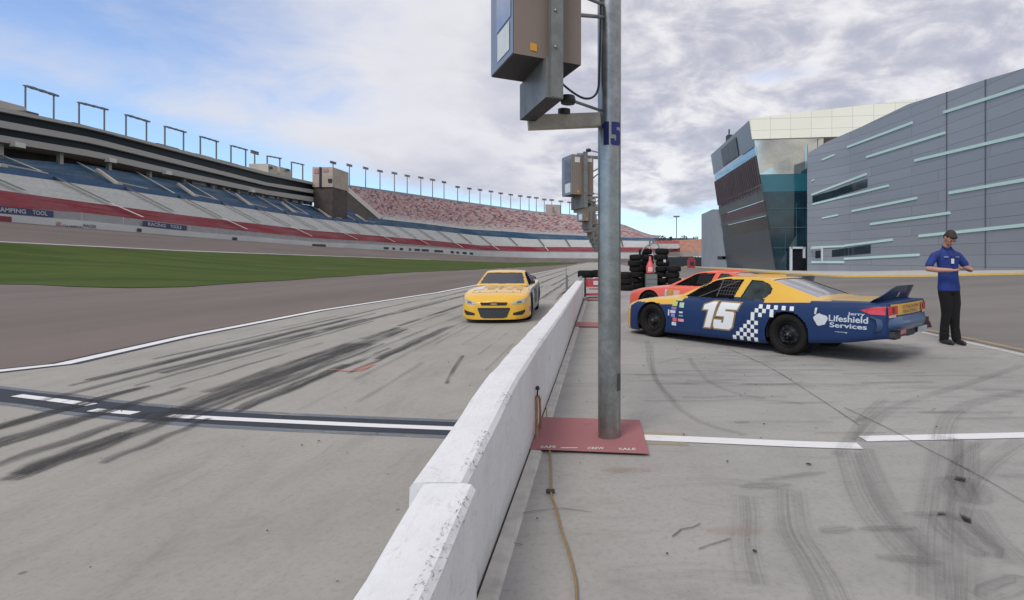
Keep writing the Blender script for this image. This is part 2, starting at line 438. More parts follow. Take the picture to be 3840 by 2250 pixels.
# pit-box line on the stall side
m = MB(); strip(gl([(2410, 1643), (2570, 1648), (2572, 1648)]), 0.31, 0.004, m); struct('box_line_tan', m, decal('old_tan_paint', (0.40, 0.34, 0.25), 0.75, 1.5, 2, 0.25, 0.5, edge=False))
m = MB(); strip(smoothcurve(gl([(2415, 1643), (2700, 1655), (3000, 1668), (3225, 1675)]), 4), 0.145, 0.007, m)
strip(smoothcurve(gl([(3235, 1648), (3500, 1642), (3840, 1634), (4100, 1626)]), 4), 0.135, 0.007, m); struct('stall_line', m, W_paint)
# lines at the edge of the service road
m = MB(); strip([(6.50, -4), (6.46, 9), (6.47, 14), (6.5, 60), (6.5, 120)], 0.13, 0.005, m); struct('stall_edge_line', m, decal('thin_white_line', (0.62, 0.61, 0.58), 0.8, 1.2, 2.0, 0.25, 0.5, edge=False))
m = MB(); strip([(6.82, -4), (6.80, 9), (6.78, 14), (6.8, 60), (6.8, 120)], 0.15, 0.008, m); struct('tan_edge_line', m, T_paint)
m = MB(); strip([(11.0, 14.5), (13.5, 16.3), (17, 18.0), (22, 20)], 0.12, 0.10, m)
struct('road_joint_line', m, decal('sand_joint', (0.40, 0.34, 0.25), 0.5, 0.8, 2, 0.3, 0.6, edge=False))

m = MB()
for X, Y0, Y1, wd in ((-4.0, 4.9, 9.5, .62), (-4.3, 6.0, 11.8, .35), (-6.15, 6.6, 13.5, .35), (-5.6, 7.0, 15, .30), (-4.75, 3.9, 5.3, .34), (-5.2, 4.2, 6.2, .26), (-3.95, 3.7, 4.6, .30), (-3.5, 5.3, 7.6, .30), (-3.25, 8, 12, .30), (-4.05, 5.2, 11.5, .34), (-3.72, 4.9, 9.5, .12), (-3.45, 5.2, 9.0, .16), (-3.2, 7.0, 9.8, .14), (-5.75, 5.6, 13.5, .24), (-6.1, 6.3, 15, .14), (-5.35, 6.3, 13, .10),
                      (-4.7, 4.0, 6.2, .20), (-4.25, 3.7, 5.2, .20), (-5.2, 3.5, 6.3, .22), (-3.9, 3.6, 5.05, .30), (-3.55, 3.9, 5.0, .14), (-4.85, 6.2, 9.6, .08), (-6.5, 8, 20, .14), (-4.4, 12, 32, .28),
                      (-3.1, 14, 30, .24), (-5.5, 14, 40, .3), (-2.2, 19, 40, .2), (-1.6, 20, 38, .16), (-3.7, 20, 60, .3), (-6.2, 20, 70, .3), (-4.9, 40, 90, .4), (-2.7, 30, 80, .3)):
    n_ = 10; strip([(X + 0.018 * math.sin(i * 1.7 + X * 3), Y0 + (Y1 - Y0) * i / n_) for i in range(n_ + 1)], [wd * (0.6 + 0.4 * math.sin(math.pi * i / n_)) for i in range(n_ + 1)], 0.0095 + 0.0002 * rng.random(), m)
strip(smoothcurve([G(x, y)[:2] for x, y in ((1675, 1440), (1700, 1390), (1735, 1335))], 5), 0.07, 0.0102, m)
struct('tyre_streaks', m, rubber)
m = MB()
for k in range(60):
    X = rng.uniform(-6.9, -1.2); Y0 = rng.uniform(5, 30); L = rng.uniform(1, 7)
    strip([(X, Y0), (X + rng.uniform(-.05, .05), Y0 + L)], rng.uniform(.03, .12), 0.0105 + 0.0001 * k / 6, m)
struct('faint_streaks', m, rubber_faint)
z2300 = lambda a, b: (2300 + a * 0.711, 1200 + b * 0.711)          # a second, closer look at the stall pavement
m = MB()
for pts, wd in ((((1240, 700), (1290, 850), (1360, 1000), (1480, 1150), (1600, 1270), (1760, 1400)), .20),
                (((1320, 680), (1400, 880), (1480, 1030), (1640, 1200), (1720, 1260)), .14),
                (((690, 930), (700, 1050), (690, 1200), (730, 1400)), .14), (((930, 900), (950, 1100), (1040, 1260), (1120, 1400), (1160, 1500)), .18),
                (((1760, 620), (1750, 760), (1730, 960), (1710, 1200), (1720, 1500)), .22), (((1860, 640), (1850, 800), (1840, 1000), (1830, 1300), (1820, 1500)), .17),
                (((2160, 640), (1980, 760), (1880, 880), (1800, 1060)), .14), (((1960, 640), (1840, 740), (1790, 850)), .10), (((1900, 1000), (2000, 1150), (2160, 1300)), .14),
                (((1430, 420), (1340, 500), (1270, 600), (1180, 720)), .10), (((2166, 240), (1900, 330), (1600, 420), (1420, 500), (1280, 640)), .12),
                (((2166, 380), (1900, 440), (1770, 520), (1730, 640)), .16), (((180, 110), (190, 230), (250, 360), (420, 520), (700, 610)), .07),
                (((400, 200), (470, 300), (620, 380), (800, 420)), .07), (((240, 230), (420, 190), (640, 190), (860, 250)), .06), (((200, 130), (220, 300), (330, 430)), .06)):
    strip(smoothcurve([G(*z2300(*p))[:2] for p in pts], 6), wd * 1.35, 0.0095 + 0.0004 * rng.random(), m)
struct('curved_tyre_marks', m, rubber_lines)
m = MB()
for (a, b), l, wd, an in (((800, 880), .34, .13, 5), ((1180, 1115), .20, .12, 5), ((1450, 1110), .32, .09, 0), ((1560, 1275), .30, .10, -12), ((1640, 1030), .24, .08, 0), ((950, 830), .5, .10, 15), ((1850, 900), .45, .4, 60),
                          ((680, 545), .14, .1, 0), ((1300, 530), .2, .12, 30), ((600, 320), .5, .07, 5), ((1750, 490), .5, .1, 0), ((2130, 830), .25, .12, 0), ((1850, 1130), .5, .35, 80), ((2050, 1420), .35, .2, 20),
                          ((520, 330), .6, .09, -10), ((1000, 440), .8, .07, 3), ((1500, 330), .9, .08, 5), ((1250, 600), .6, .07, 0)):
    c = G(*z2300(a, b)); an = math.radians(an)
    strip([(c[0] + t * l * math.cos(an), c[1] + t * l * math.sin(an)) for t in (-.5, -.25, 0, .25, .5)], [wd * .5, wd * .9, wd, wd * .9, wd * .4], 0.0115 + .0003 * rng.random(), m)
for k in range(110):
    X = rng.uniform(0.2, 6.3); Y0 = rng.uniform(4.8, 10.0); L = rng.uniform(.3, 1.6)
    strip([(X, Y0), (X + L * .5, Y0 + rng.uniform(-.04, .05)), (X + L, Y0 + rng.uniform(-.15, .15))], rng.uniform(.02, .08), 0.0125 + 0.00001 * k, m)
struct('rubber_smudges', m, rubber_faint)
m = MB()
strip(smoothcurve([G(*z2300(*p))[:2] for p in ((600, 150), (820, 250), (1060, 400), (1300, 560))], 5), 0.014, 0.0085, m)
strip(smoothcurve([G(*z2300(*p))[:2] for p in ((1220, 465), (1440, 570), (1620, 665), (1900, 810), (2200, 985))], 5), 0.013, 0.0088, m)
strip([G(*z2300(*p))[:2] for p in ((310, 1150), (360, 1110), (420, 1100), (460, 1080))], .012, .0088, m)
strip([G(*z2300(*p))[:2] for p in ((450, 1215), (520, 1190), (620, 1160))], .012, .0088, m)
strip([G(*p)[:2] for p in ((1950, 1930), (2020, 1918), (2110, 1910), (2220, 1925))], .008, .0088, m)
strip([G(*p)[:2] for p in ((1900, 2036), (1960, 2048))], .008, .0088, m)
struct('pavement_cracks', m, crack)
m = MB()
for pts, wd in ((((1232, 1390), (1300, 1393), (1350, 1393), (1385, 1378)), .055), (((1340, 1390), (1395, 1372), (1408, 1370)), .05)):
    strip([G(*p)[:2] for p in pts], wd, 0.0165, m)
struct('orange_spray_mark', m, O_paint)
m = MB()
for (a, b), l, wd in (((640, 1115), .30, .14), ((2400 - 2300, 800), .26, .10), ((30, 790), .26, .12)):
    c = G(*z2300(a, b)); strip([(c[0] + t * l, c[1] + .02 * t) for t in (-.5, -.25, 0, .25, .5)], [wd * .5, wd * .9, wd, wd * .9, wd * .4], 0.0118, m)
struct('rust_stains', m, decal('rust_stain', (0.40, 0.28, 0.16), 0.25, 2.0, 2.0, 0.25, 0.7))
# small stones and rubber crumbs lying about
m = MB()
for k in range(130):
    X = rng.uniform(-6.5, 6.3); Y = rng.uniform(1.9, 9)
    if -1.0 < X < -0.35 or (X > 1.5 and Y < 4.2): continue
    r = rng.uniform(.003, .008) * (1.5 if k % 9 == 0 else 1)
    M_ = Matrix.Translation((X, Y, 0.012 + r * .2)) @ Matrix.Rotation(rng.uniform(0, 3), 4, 'Z') @ Matrix.Diagonal((rng.uniform(.8, 2.0), rng.uniform(.7, 1.2), .5, 1)); m.lathe([(1e-5, -r), (r * .8, -r * .5), (r, 0), (r * .6, r * .6), (1e-5, r * .9)], M_, 6)
o = single('rubber_crumbs', m, mat('crumb', (0.05, 0.048, 0.045), 0.9), 'scattered dark rubber crumbs and grit on the concrete', 'debris'); del o['category']; del o['label']; o['kind'] = 'stuff'
# ------------------------------------------------------------------ the oval's outer edge in plan
plan = [(-87, 46), (-87, 80), (-87, 120), (-87, 160), (-87, 200), (-84.5, 240), (-74, 288), (-50, 330), (-15, 351), (25, 357), (62, 350)]
dense = smoothcurve(plan, 40)
S = [dense[0]]; acc = 0
STEP = 3.5
for a, b in zip(dense, dense[1:]):
    acc += math.dist(a, b)
    if acc >= STEP: S.append(b); acc = 0
NRM = []
for i in range(len(S)):
    a = S[max(0, i - 1)]; b = S[min(len(S) - 1, i + 1)]; d = Vector((b[0] - a[0], b[1] - a[1], 0)).normalized()
    NRM.append((-d.y, d.x))
def offp(i, o): return (S[i][0] + NRM[i][0] * o, S[i][1] + NRM[i][1] * o)
def pxof(x, y): return CX + F * x / y
def rowz(i, o, poly):
    x, y = offp(i, o); return EYE - (pl(poly, pxof(x, y)) - HY) / F * y
def row(o, poly, rng_, minz=None):
    r = []
    for i in rng_:
        x, y = offp(i, o); z = rowz(i, o, poly)
        r.append((x, y, z if minz is None else max(z, minz)))
    return r
def at_px(px, o):
    for i in range(len(S) - 1):
        a = offp(i, o); b = offp(i + 1, o); pa, pb = pxof(*a), pxof(*b)
        if pa <= px <= pb:
            t = (px - pa) / (pb - pa); return (a[0] + (b[0] - a[0]) * t, a[1] + (b[1] - a[1]) * t, i)
    return (*offp(len(S) - 1, o), len(S) - 1)
wb = [(0, 829), (350, 858), (700, 887), (1180, 923), (1353, 933), (1600, 948), (1800, 961), (2000, 967), (2200, 969), (2500, 971)]
wt = [(0, 801), (350, 831), (700, 867), (1180, 907), (1400, 917), (1620, 929), (1800, 942), (2000, 946), (2200, 947), (2500, 950)]
rb = [(0, 774), (350, 801), (700, 844), (1180, 893), (1400, 906), (1620, 922), (1800, 938), (2000, 943), (2500, 945)]
rt = [(0, 713), (170, 737), (350, 762), (700, 808), (1180, 865), (1400, 883), (1620, 902), (1800, 920), (2000, 926), (2500, 928)]
wtop = [(0, 643), (350, 693), (700, 744), (1180, 817), (1430, 845), (1600, 862), (1800, 884), (2000, 897), (2400, 903), (2600, 905)]
btop = [(0, 588), (350, 622), (700, 686), (1180, 774), (1290, 785), (1400, 800), (1440, 822)]
pbot = [(1430, 821), (1600, 840), (1750, 859), (1900, 868), (2000, 876), (2190, 884), (2340, 890), (2430, 892), (2600, 893)]
ptop = [(1270, 696), (1430, 717), (1680, 753), (1900, 784), (2000, 797), (2160, 811), (2340, 847), (2430, 884), (2520, 893)]
gfar = [(0, 911), (700, 944), (1200, 961), (1620, 975), (1900, 985), (2090, 985), (2500, 983)]
ALL = range(len(S))

# track and grass
rows = []
A = row(-22, gfar, ALL, 0.03); B = row(0, wb, ALL, 0.06)
m = MB(); m.grid([[lerp(A[i], B[i], t) for t in (0, .25, .5, .75, 1)] for i in ALL], 0, True); struct('race_track', m, M_track)
m = MB(); rr = [i for i in ALL if S[i][1] < 215]
m.grid([[(lerp(A[i], B[i], .02)[0], A[i][1], lerp(A[i], B[i], .02)[2] + .04), (lerp(A[i], B[i], .045)[0], A[i][1], lerp(A[i], B[i], .045)[2] + .04)] for i in rr], 0, False)
struct('track_edge_line', m, mat('track_line_paint', (0.5, 0.49, 0.47), 0.8, var=0.35, scale=0.12))
nearX = [(46, -90), (55, -62), (62, -37), (75, -22.4), (95, -22.6), (130, -22.4), (180, -18), (250, -14), (310, -10.5), (345, -8), (360, -7)]
nearY = [(46, 38), (55, 36), (62, 33.5), (75, 27.5), (95, 45), (130, 63), (180, 90), (250, 130), (310, 180), (345, 230), (360, 260)]
m = MB(); rows = []
for i in ALL:
    a = A[i]
    if a[0] > -9.5: break
    n_ = (pl(nearX, a[1]) + .35 * math.sin(i * 1.9) + .25 * math.sin(i * 4.3), pl(nearY, a[1]) + .4 * math.sin(i * 2.7), 0.015)
    rows.append([(n_[0] + (a[0] - n_[0]) * t, n_[1] + (a[1] - n_[1]) * t, n_[2] + (a[2] + .02 - n_[2]) * (t ** 1.5)) for t in [k / 14 for k in range(15)]])
m.grid(rows, 0, True)
gm = bpy.data.materials.new('mown_grass'); n = NB(gm)
c = n.coord()
str_ = n.noise(n.map(c, (0.012, 0.16, 0)), 1.6, 5, 0.6); pat = n.noise(c, 0.12, 5, 0.7); fin = n.noise(c, 3.0, 4, 0.8)
col = n.ramp(pat, [(0.3, (0.048, 0.076, 0.014)), (0.55, (0.066, 0.094, 0.018)), (0.75, (0.092, 0.116, 0.026))])
col = n.mix(n.math('MULTIPLY', n.smooth(str_, 0.44, 0.58), 0.6), col, (0.033, 0.058, 0.014))
col = n.mix(n.math('MULTIPLY', n.smooth(fin, 0.4, 0.8), 0.5), col, (0.072, 0.10, 0.03))
n.L.new(col, n.b.inputs['Base Color']); n.b.inputs['Roughness'].default_value = 0.95; n.b.inputs['Specular IOR Level'].default_value = 0.1
o = struct('infield_grass', m, gm)

# outer wall and catch fence
wallm = mat('white_wall_paint', (0.56, 0.56, 0.55), 0.8, var=0.14, scale=0.25, stretch=(1, .3, 1))
m = MB(); T = row(0, wt, ALL); Bz = row(0, wb, ALL, 0.06)
m.grid([[(Bz[i][0], Bz[i][1], Bz[i][2] - .5), T[i], (offp(i, .6)[0], offp(i, .6)[1], T[i][2])] for i in ALL], 0, False)
ow = thing('outer_track_wall', 'long white concrete wall round the outside of the race track', 'wall', (-87, 80, 6))
part('wall_face', m, wallm, ow)
def on_wall(px0, px1, y0, y1, mtl, name, parent, off=-0.12, n_=4):
    q = MB(); R = []
    for k in range(n_ + 1):
        px = px0 + (px1 - px0) * k / n_; x, y, i = at_px(px, off)
        R.append([(x, y, EYE - (y1 + (y0 - y1) * 0 - HY + (pl(wt, px) - pl(wt, px0))) / F * y), (x, y, EYE - (y0 - HY + (pl(wt, px) - pl(wt, px0))) / F * y)])
    q.grid(R, 0, False); return part(name, q, mtl, parent)
dk = mat('dark_panel', (0.035, 0.037, 0.042), 0.6); redp = mat('dark_red_panel', (0.20, 0.03, 0.04), 0.6); navy_b = mat('navy_banner', (0.045, 0.06, 0.13), 0.7, var=.2)
pale = mat('pale_lettering', (0.45, 0.45, 0.52), 0.7); pinkp = mat('pink_lettering', (0.42, 0.23, 0.22), 0.7)
on_wall(-60, 44, 804, 828, redp, 'red_sign', ow)
on_wall(213, 229, 832, 849, pinkp, 'painted_emblem', ow)
for x0, x1, t_ in ((234, 310, 840), (314, 360, 838)):
    vs, fs = text_mesh('CHAMPION' if x0 == 234 else 'RACES', 1, bold=0.02)
    vs = fit(vs, x0, x1, 0, 1); q = MB(); W_ = []
    for (u, v) in vs:
        x, y, i = at_px(u, -0.12); py = t_ + 13 + (pl(wt, u) - pl(wt, x0)) - v * 11
        W_.append((x, y, EYE - (py - HY) / F * y))
    q.raw(W_, fs); part('painted_lettering', q, mat('wall_lettering', (0.09, 0.09, 0.12), 0.7), ow)
for x0, x1 in ((514, 531), (872, 890), (1172, 1222)): on_wall(x0, x1, pl(wt, x0) + 8, pl(wt, x0) + 20, dk, 'gate_opening', ow)
for x0, x1 in ((1440, 1458), (1472, 1482), (1500, 1512), (1534, 1542), (1555, 1575), (1582, 1608), (1630, 1662), (1690, 1702), (1712, 1722), (1735, 1750), (1762, 1774)):
    on_wall(x0, x1, pl(wt, x0) + 7, pl(wt, x0) + 15, dk, 'painted_letter', ow)
fm = bpy.data.materials.new('wire_mesh'); n = NB(fm); n.b.inputs['Base Color'].default_value = (.34, .35, .36, 1); n.b.inputs['Roughness'].default_value = .6
n.L.new(n.math('ADD', 0.5, n.math('MULTIPLY', n.smooth(n.noise(n.map(n.coord(), (.3, .3, 2.5)), 1.0, 3), .4, .6), 0.3)), n.b.inputs['Alpha'])
ff = thing('catch_fence', 'tall grey wire catch fence standing on the outer track wall', 'fence', (-87, 80, 7))
m = MB(); rr = [i for i in ALL if offp(i, 0)[1] < 345 or S[i][0] < 0]
FT = row(.3, [(a, b + 4) for a, b in rb], ALL); FT = [max(FT[i][2], T[i][2] + .5) for i in ALL]
m.grid([[(offp(i, .3)[0], offp(i, .3)[1], T[i][2]), (offp(i, .3)[0], offp(i, .3)[1], FT[i])] for i in rr], 0, False)
part('wire_mesh_panel', m, fm, ff)
fp = mat('fence_post_steel', (.42, .43, .43), .5, .3)
for i in rr[::2][:95]:
    q = MB(); p = offp(i, .35); q.bar((*p, T[i][2]), (*p, FT[i] + .2), .10); part('fence_post', q, fp, ff)
def banner(px0, px1, label, text, blocks):
    xs = [at_px(px0 + (px1 - px0) * k / 6, -.05) for k in range(7)]
    t = thing('fence_banner', label, 'banner', (xs[0][0], xs[0][1], rowz(xs[0][2], 0, wt)), group='banners on the catch fence')
    def pt(u, v, d=0.0):
        px = px0 + (px1 - px0) * u; x, y, i = at_px(px, -.05 - d)
        return (x, y, EYE - (pl(wt, px) - 2 - v * 26 * 100 / y * .82 - HY) / F * y)
    q = MB(); q.grid([[pt(k / 8, 0), pt(k / 8, 1)] for k in range(9)], 0, False); part('banner_cloth', q, navy_b, t)
    for u0, u1, s_ in text:
        vs, fs = text_mesh(s_, 1, bold=0.03); vs = fit(vs, u0, u1, .2, .85); q = MB(); q.raw([pt(u, v, .06) for u, v in vs], fs); part('lettering', q, pale, t)
banner(-30, 200, 'navy fence banner with pale lettering at the far left above the red sign', [(.05, .55, 'CAMPING'), (.66, .9, 'TOOL')], 0)
banner(535, 700, 'shorter navy fence banner with pale lettering right of the first banner', [(.12, .52, 'RACING'), (.62, .88, 'TOOLS')], 0)

# ------------------------------------------------------------------ lower grandstand
def seat_mat(name, a, b, cell=.55, bscale=1.0):
    m = bpy.data.materials.new(name); n = NB(m); uv = n.coord('UV')
    s = n.N.new('ShaderNodeVectorMath'); s.operation = 'SNAP'; n.L.new(uv, s.inputs[0]); s.inputs[1].default_value = (cell, 1, 1)
    wn = n.N.new('ShaderNodeTexWhiteNoise'); wn.noise_dimensions = '2D'; n.L.new(s.outputs[0], wn.inputs['Vector'])
    big = n.noise(n.map(uv, (.08, .3, 1)), 1.0, 4, .6)
    if isinstance(a, list): col = n.ramp(wn.outputs['Value'], a, 'CONSTANT')
    else: col = n.mix(wn.outputs['Value'], a, b)
    col = n.mix(n.math('MULTIPLY', n.smooth(big, .35, .7), .25), col, (.45, .42, .42))
    n.L.new(col, n.b.inputs['Base Color']); n.b.inputs['Roughness'].default_value = .6
    return m
M_red = seat_mat('red_seats', (.36, .030, .045), (.28, .025, .04)); M_grey = seat_mat('pale_grey_seats', (.66, .655, .62), (.58, .575, .545)); M_blue = seat_mat('blue_seats', (.032, .115, .215), (.022, .08, .155))
M_pink = seat_mat('mixed_colour_seats', [(0, (.50, .30, .29)), (.26, (.40, .19, .19)), (.42, (.54, .38, .35)), (.66, (.30, .13, .14)), (.75, (.56, .46, .43)), (.88, (.14, .10, .11))], None, 1.05)
TREAD = {k.name: mat(k.name + '_tread', c_, .9, var=.2, scale=.4) for k, c_ in ((M_red, (.13, .04, .045)), (M_grey, (.30, .30, .29)), (M_blue, (.018, .04, .07)), (M_pink, (.22, .14, .14)))}
M_tread = mat('stand_concrete', (.34, .33, .32), .9, var=.15, scale=.3)
M_aisle_d = mat('aisle_steps_dark', (.085, .085, .08), .9); M_aisle_l = mat('aisle_steps_light', (.44, .42, .38), .9)
def tier(name, o0, p0, o1, p1, idx, nrow, mtl, parent, block=4, aisle=None, aw=.9):
    idx = list(idx)
    for s0 in range(0, len(idx) - 1, block):
        ii = idx[s0:s0 + block + 1]
        if len(ii) < 2: continue
        lo = row(o0, p0, ii); hi = row(o1, p1, ii); R = []; U = []
        for k in range(nrow + 1):
            r = [lerp(a, b, k / nrow) for a, b in zip(lo, hi)]
            if k:
                zprev = [lerp(a, b, (k - 1) / nrow)[2] for a, b in zip(lo, hi)]
                R.append([(p[0], p[1], z) for p, z in zip(r, zprev)]); U.append([(i * STEP, k) for i in ii])
            R.append(r); U.append([(i * STEP, k + .5) for i in ii])
        q = MB()
        q.grid(R, lambda i, j, c: 1 if i % 2 == 0 else 0, False, U)
        for f in range(len(q.m)): pass
        part(name, q, [mtl, TREAD[mtl.name]], parent)
        if aisle:
            a, b = lo[0], hi[0]; t = Vector((lo[1][0] - lo[0][0], lo[1][1] - lo[0][1], 0)).normalized() * aw / 2
            q = MB(); dz = .55
            q.grid([[(lerp(a, b, k / 6)[0] - t.x, lerp(a, b, k / 6)[1] - t.y, lerp(a, b, k / 6)[2] + dz), (lerp(a, b, k / 6)[0] + t.x, lerp(a, b, k / 6)[1] + t.y, lerp(a, b, k / 6)[2] + dz)] for k in range(7)], 0, False)
            part('aisle_stairs', q, aisle, parent)
gs = thing('lower_grandstand', 'long curving grandstand with bands of red, pale grey and blue seats', 'grandstand', (-92, 80, 8))
tier('red_seating', 3.5, rb, 10, rt, ALL, 7, M_red, gs, 8, M_aisle_l, .7)
tier('grey_seating', 10, rt, 21, wtop, ALL, 13, M_grey, gs, 4, M_aisle_d, .9)
lim = max(i for i in ALL if pxof(*offp(i, 21)) < 1415)
tier('blue_seating', 22, [(a, b - 4) for a, b in wtop], 32, btop, range(lim + 1), 12, M_blue, gs, 4, M_aisle_l, .75)
tier('blue_seating', 21.4, wtop, 24, pbot, range(lim, len(S)), 3, M_blue, gs, 12)
q = MB(); lo = row(20.9, [(a, b) for a, b in wtop], range(lim + 1)); q.grid([[(p[0], p[1], p[2] - .2), (p[0], p[1], p[2] + .9)] for p in lo], 0, False); part('parapet', q, mat('blue_parapet', (.04, .10, .21), .6, var=.2, scale=.3), gs)
q = MB(); lo = row(3.4, rb, ALL); q.grid([[(p[0], p[1], p[2] - 6), p] for p in lo], 0, False); part('front_wall', q, M_tread, gs)
vm = mat('concrete_portal', (.46, .42, .36), .85); vd = mat('dark_opening', (.03, .03, .035), .9)  # vd: near-black fill for tower window slots and wheel rim holes
for k in range(2, lim, 6):                              # stair portals through the blue tier
    i = k; z0 = rowz(i, 22, wtop); a = offp(i, 22.6); b = offp(i, 27.5); z1 = rowz(i, 27.5, [(x, (y + pl(btop, x)) / 2) for x, y in wtop])
    q = MB(); q.bar((*a, z0 + 1.0), (*b, z1 + 1.5), .8, .55); q.box((a[0], a[1], z0 + .9), (.9, 1.2, 1.1))
    a2 = offp(min(i + 2, len(S) - 1), 22.4); q.bar((*a, z0 + 1.5), (*a2, rowz(min(i + 2, len(S) - 1), 22.4, wtop) + 1.0), .15, .28); part('stair_portal', q, vm, gs)

# ------------------------------------------------------------------ suite building above the stand
R_ = [[(0, 402), (350, 477), (700, 567), (1000, 645), (1180, 684), (1260, 700)], [(0, 417), (350, 486), (700, 578), (1000, 656), (1180, 693), (1260, 709)],
      [(0, 451), (350, 517), (700, 607), (1000, 684), (1180, 712), (1260, 722)], [(0, 477), (350, 538), (700, 624), (1000, 696), (1180, 726), (1260, 736)],
      [(0, 506), (350, 566), (700, 647), (1000, 713), (1180, 740), (1260, 748)], [(0, 532), (350, 589), (700, 668), (1000, 729), (1180, 758), (1260, 766)]]
sb = thing('suite_building', 'long suite building with pale floor bands and dark glass above the blue seats', 'building', (-120, 100, 24))
SO = 30; sl_ = [i for i in ALL if pxof(*offp(i, SO)) < 1205]
cream = mat('pale_floor_band', (.38, .355, .325), .7, var=.08, scale=.1, stretch=(1, .1, 1)); glass_d = mat('dark_suite_glass', (.006, .013, .020), .35, 0, var=.5, scale=.25, spec=.15)
def band(p0, p1, o, mtl, name, deep=2.0):
    q = MB(); a = row(o, p0, sl_); b = row(o, p1, sl_); rr_ = []
    for k, i in enumerate(sl_):
        e = offp(i, o + deep); rr_.append([(e[0], e[1], b[k][2]), b[k], a[k], (e[0], e[1], a[k][2])])
    q.grid(rr_, 0, False); return part(name, q, mtl, sb)
band(R_[0], R_[1], SO, cream, 'roof_edge', 14); band(R_[2], R_[3], SO, cream, 'floor_band'); band(R_[4], R_[5], SO, cream, 'floor_band', 10)
band(R_[1], R_[2], SO + 1.2, glass_d, 'window_band'); band(R_[3], R_[4], SO + 1.2, glass_d, 'window_band')
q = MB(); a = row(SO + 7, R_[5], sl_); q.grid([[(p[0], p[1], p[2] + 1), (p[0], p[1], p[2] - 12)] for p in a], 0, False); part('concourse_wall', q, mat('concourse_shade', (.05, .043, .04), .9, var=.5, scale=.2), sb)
rm = bpy.data.materials.new('concourse_railing'); n = NB(rm); wvv = n.N.new('ShaderNodeTexWhiteNoise'); wvv.noise_dimensions = '2D'; sn = n.N.new('ShaderNodeVectorMath'); sn.operation = 'SNAP'; n.L.new(n.coord('UV'), sn.inputs[0]); sn.inputs[1].default_value = (1.1, 5, 1); n.L.new(sn.outputs[0], wvv.inputs['Vector'])
n.L.new(n.ramp(wvv.outputs['Value'], [(0, (.5, .49, .47)), (.45, (.06, .06, .065)), (.8, (.30, .31, .33))], 'CONSTANT'), n.b.inputs['Base Color'])
ii_ = [i for i in sl_ if 720 < pxof(*offp(i, 32.5)) < 1190]; lo = row(32.5, btop, ii_); q = MB()
q.grid([[(p[0], p[1], p[2] + .1), (p[0], p[1], p[2] + 2.1)] for p in lo], 0, False, [[(i * STEP * 1.0, 0), (i * STEP * 1.0, 2)] for i in ii_]); part('concourse_railing', q, rm, sb)
for i in sl_[1::3]:
    x, y = offp(i, SO + 2); z = rowz(i, SO + 2, R_[5]); q = MB(); q.box((x, y, z - 3.4), (.8, .8, 8)); part('column', q, cream, sb)
for px in (60, 410, 622, 940): 
    x, y, i = at_px(px, SO); q = MB(); q.box((x + .3, y, rowz(i, SO, R_[4]) - 1.4), (1.2, 2.0, 1.0)); part('floodlight_box', q, mat('pale_metal', (.6, .58, .52), .5), sb)
roofb = mat('beige_roof_block', (.46, .42, .36), .8, var=.06, scale=.2); dslab = mat('dark_roof_slab', (.07, .07, .075), .7)
def roofbox(px0, px1, yt, yb, o, name, mtl, dep=7):
    a = at_px(px0, o); b = at_px(px1, o); z1 = EYE - (yt - HY) / F * a[1]; z0 = EYE - (yb - HY) / F * a[1] - 2
    q = MB(); q.hexa([(a[0] - dep, a[1], z0), (a[0], a[1], z0), (b[0], b[1], z0), (b[0] - dep, b[1], z0)], [(a[0] - dep, a[1], z1), (a[0], a[1], z1), (b[0], b[1], z1), (b[0] - dep, b[1], z1)]); return part(name, q, mtl, sb)
for args in ((-90, 96, 352, 412, 38, 'roof_block', roofb), (98, 145, 414, 422, 31.5, 'roof_slab', dslab), (275, 405, 458, 466, 31.5, 'roof_slab', dslab), (590, 672, 536, 544, 31.5, 'roof_slab', dslab),
             (675, 735, 563, 590, 32, 'roof_block', roofb), (735, 800, 574, 600, 32, 'roof_block', roofb), (820, 895, 597, 604, 31.5, 'roof_slab', dslab), (1006, 1040, 614, 655, 32, 'roof_block', roofb), (1050, 1094, 625, 668, 32, 'roof_block', roofb)):
    roofbox(*args)
for px, y0, y1 in ((1012, 625, 634), (1076, 633, 642), (702, 571, 578)):
    a = at_px(px, 31.7); q = MB(); q.box((a[0] + .3, a[1], EYE - ((y0 + y1) / 2 - HY) / F * a[1]), (.3, 1.8, .9)); part('roof_window', q, dslab, sb)
# stair tower at its end
x0 = at_px(1176, 29); x1_ = at_px(1232, 29)
zt = P(0, 625, x0[1])[2]; zm = P(0, 700, x0[1])[2]
tw = thing('stair_tower', 'square stair tower with beige top and dark brown base ending the suite building', 'tower', (x0[0], x0[1], 10))
q = MB(); X0 = x0[0] - 1; Y0 = x0[1] + 1; wx = 8.2
q.box((X0 + wx / 2, Y0 + 7, (zt + zm) / 2), (wx, 14, zt - zm)); part('upper_block', q, mat('beige_tower', (.42, .35, .29), .8, var=.2, scale=.3), tw)
q = MB(); q.box((X0 + wx / 2, Y0 + 7, zm / 2), (wx - .6, 13, zm)); part('brown_shaft', q, mat('brown_shaft', (.075, .058, .052), .8, var=.35, scale=.4), tw)
q = MB(); q.box((X0 + 3.3, Y0 - .08, (zt + zm) / 2), (.9, .3, zt - zm)); q.box((X0 + wx - 1, Y0 - .08, (zt + zm) / 2 - 1.5), (1.5, .3, 1.6)); part('window_slot', q, vd, tw)
for bx in (((X0 + 1.6, Y0 - .09, zt - 1.6), (1.6, .25, 2.0)), ((X0 + 5.4, Y0 - .09, zt - 1.3), (2, .25, 1.3))): q = MB(); q.box(*bx); part('pink_sign', q, mat('pink_sign', (.45, .2, .18), .7), tw)

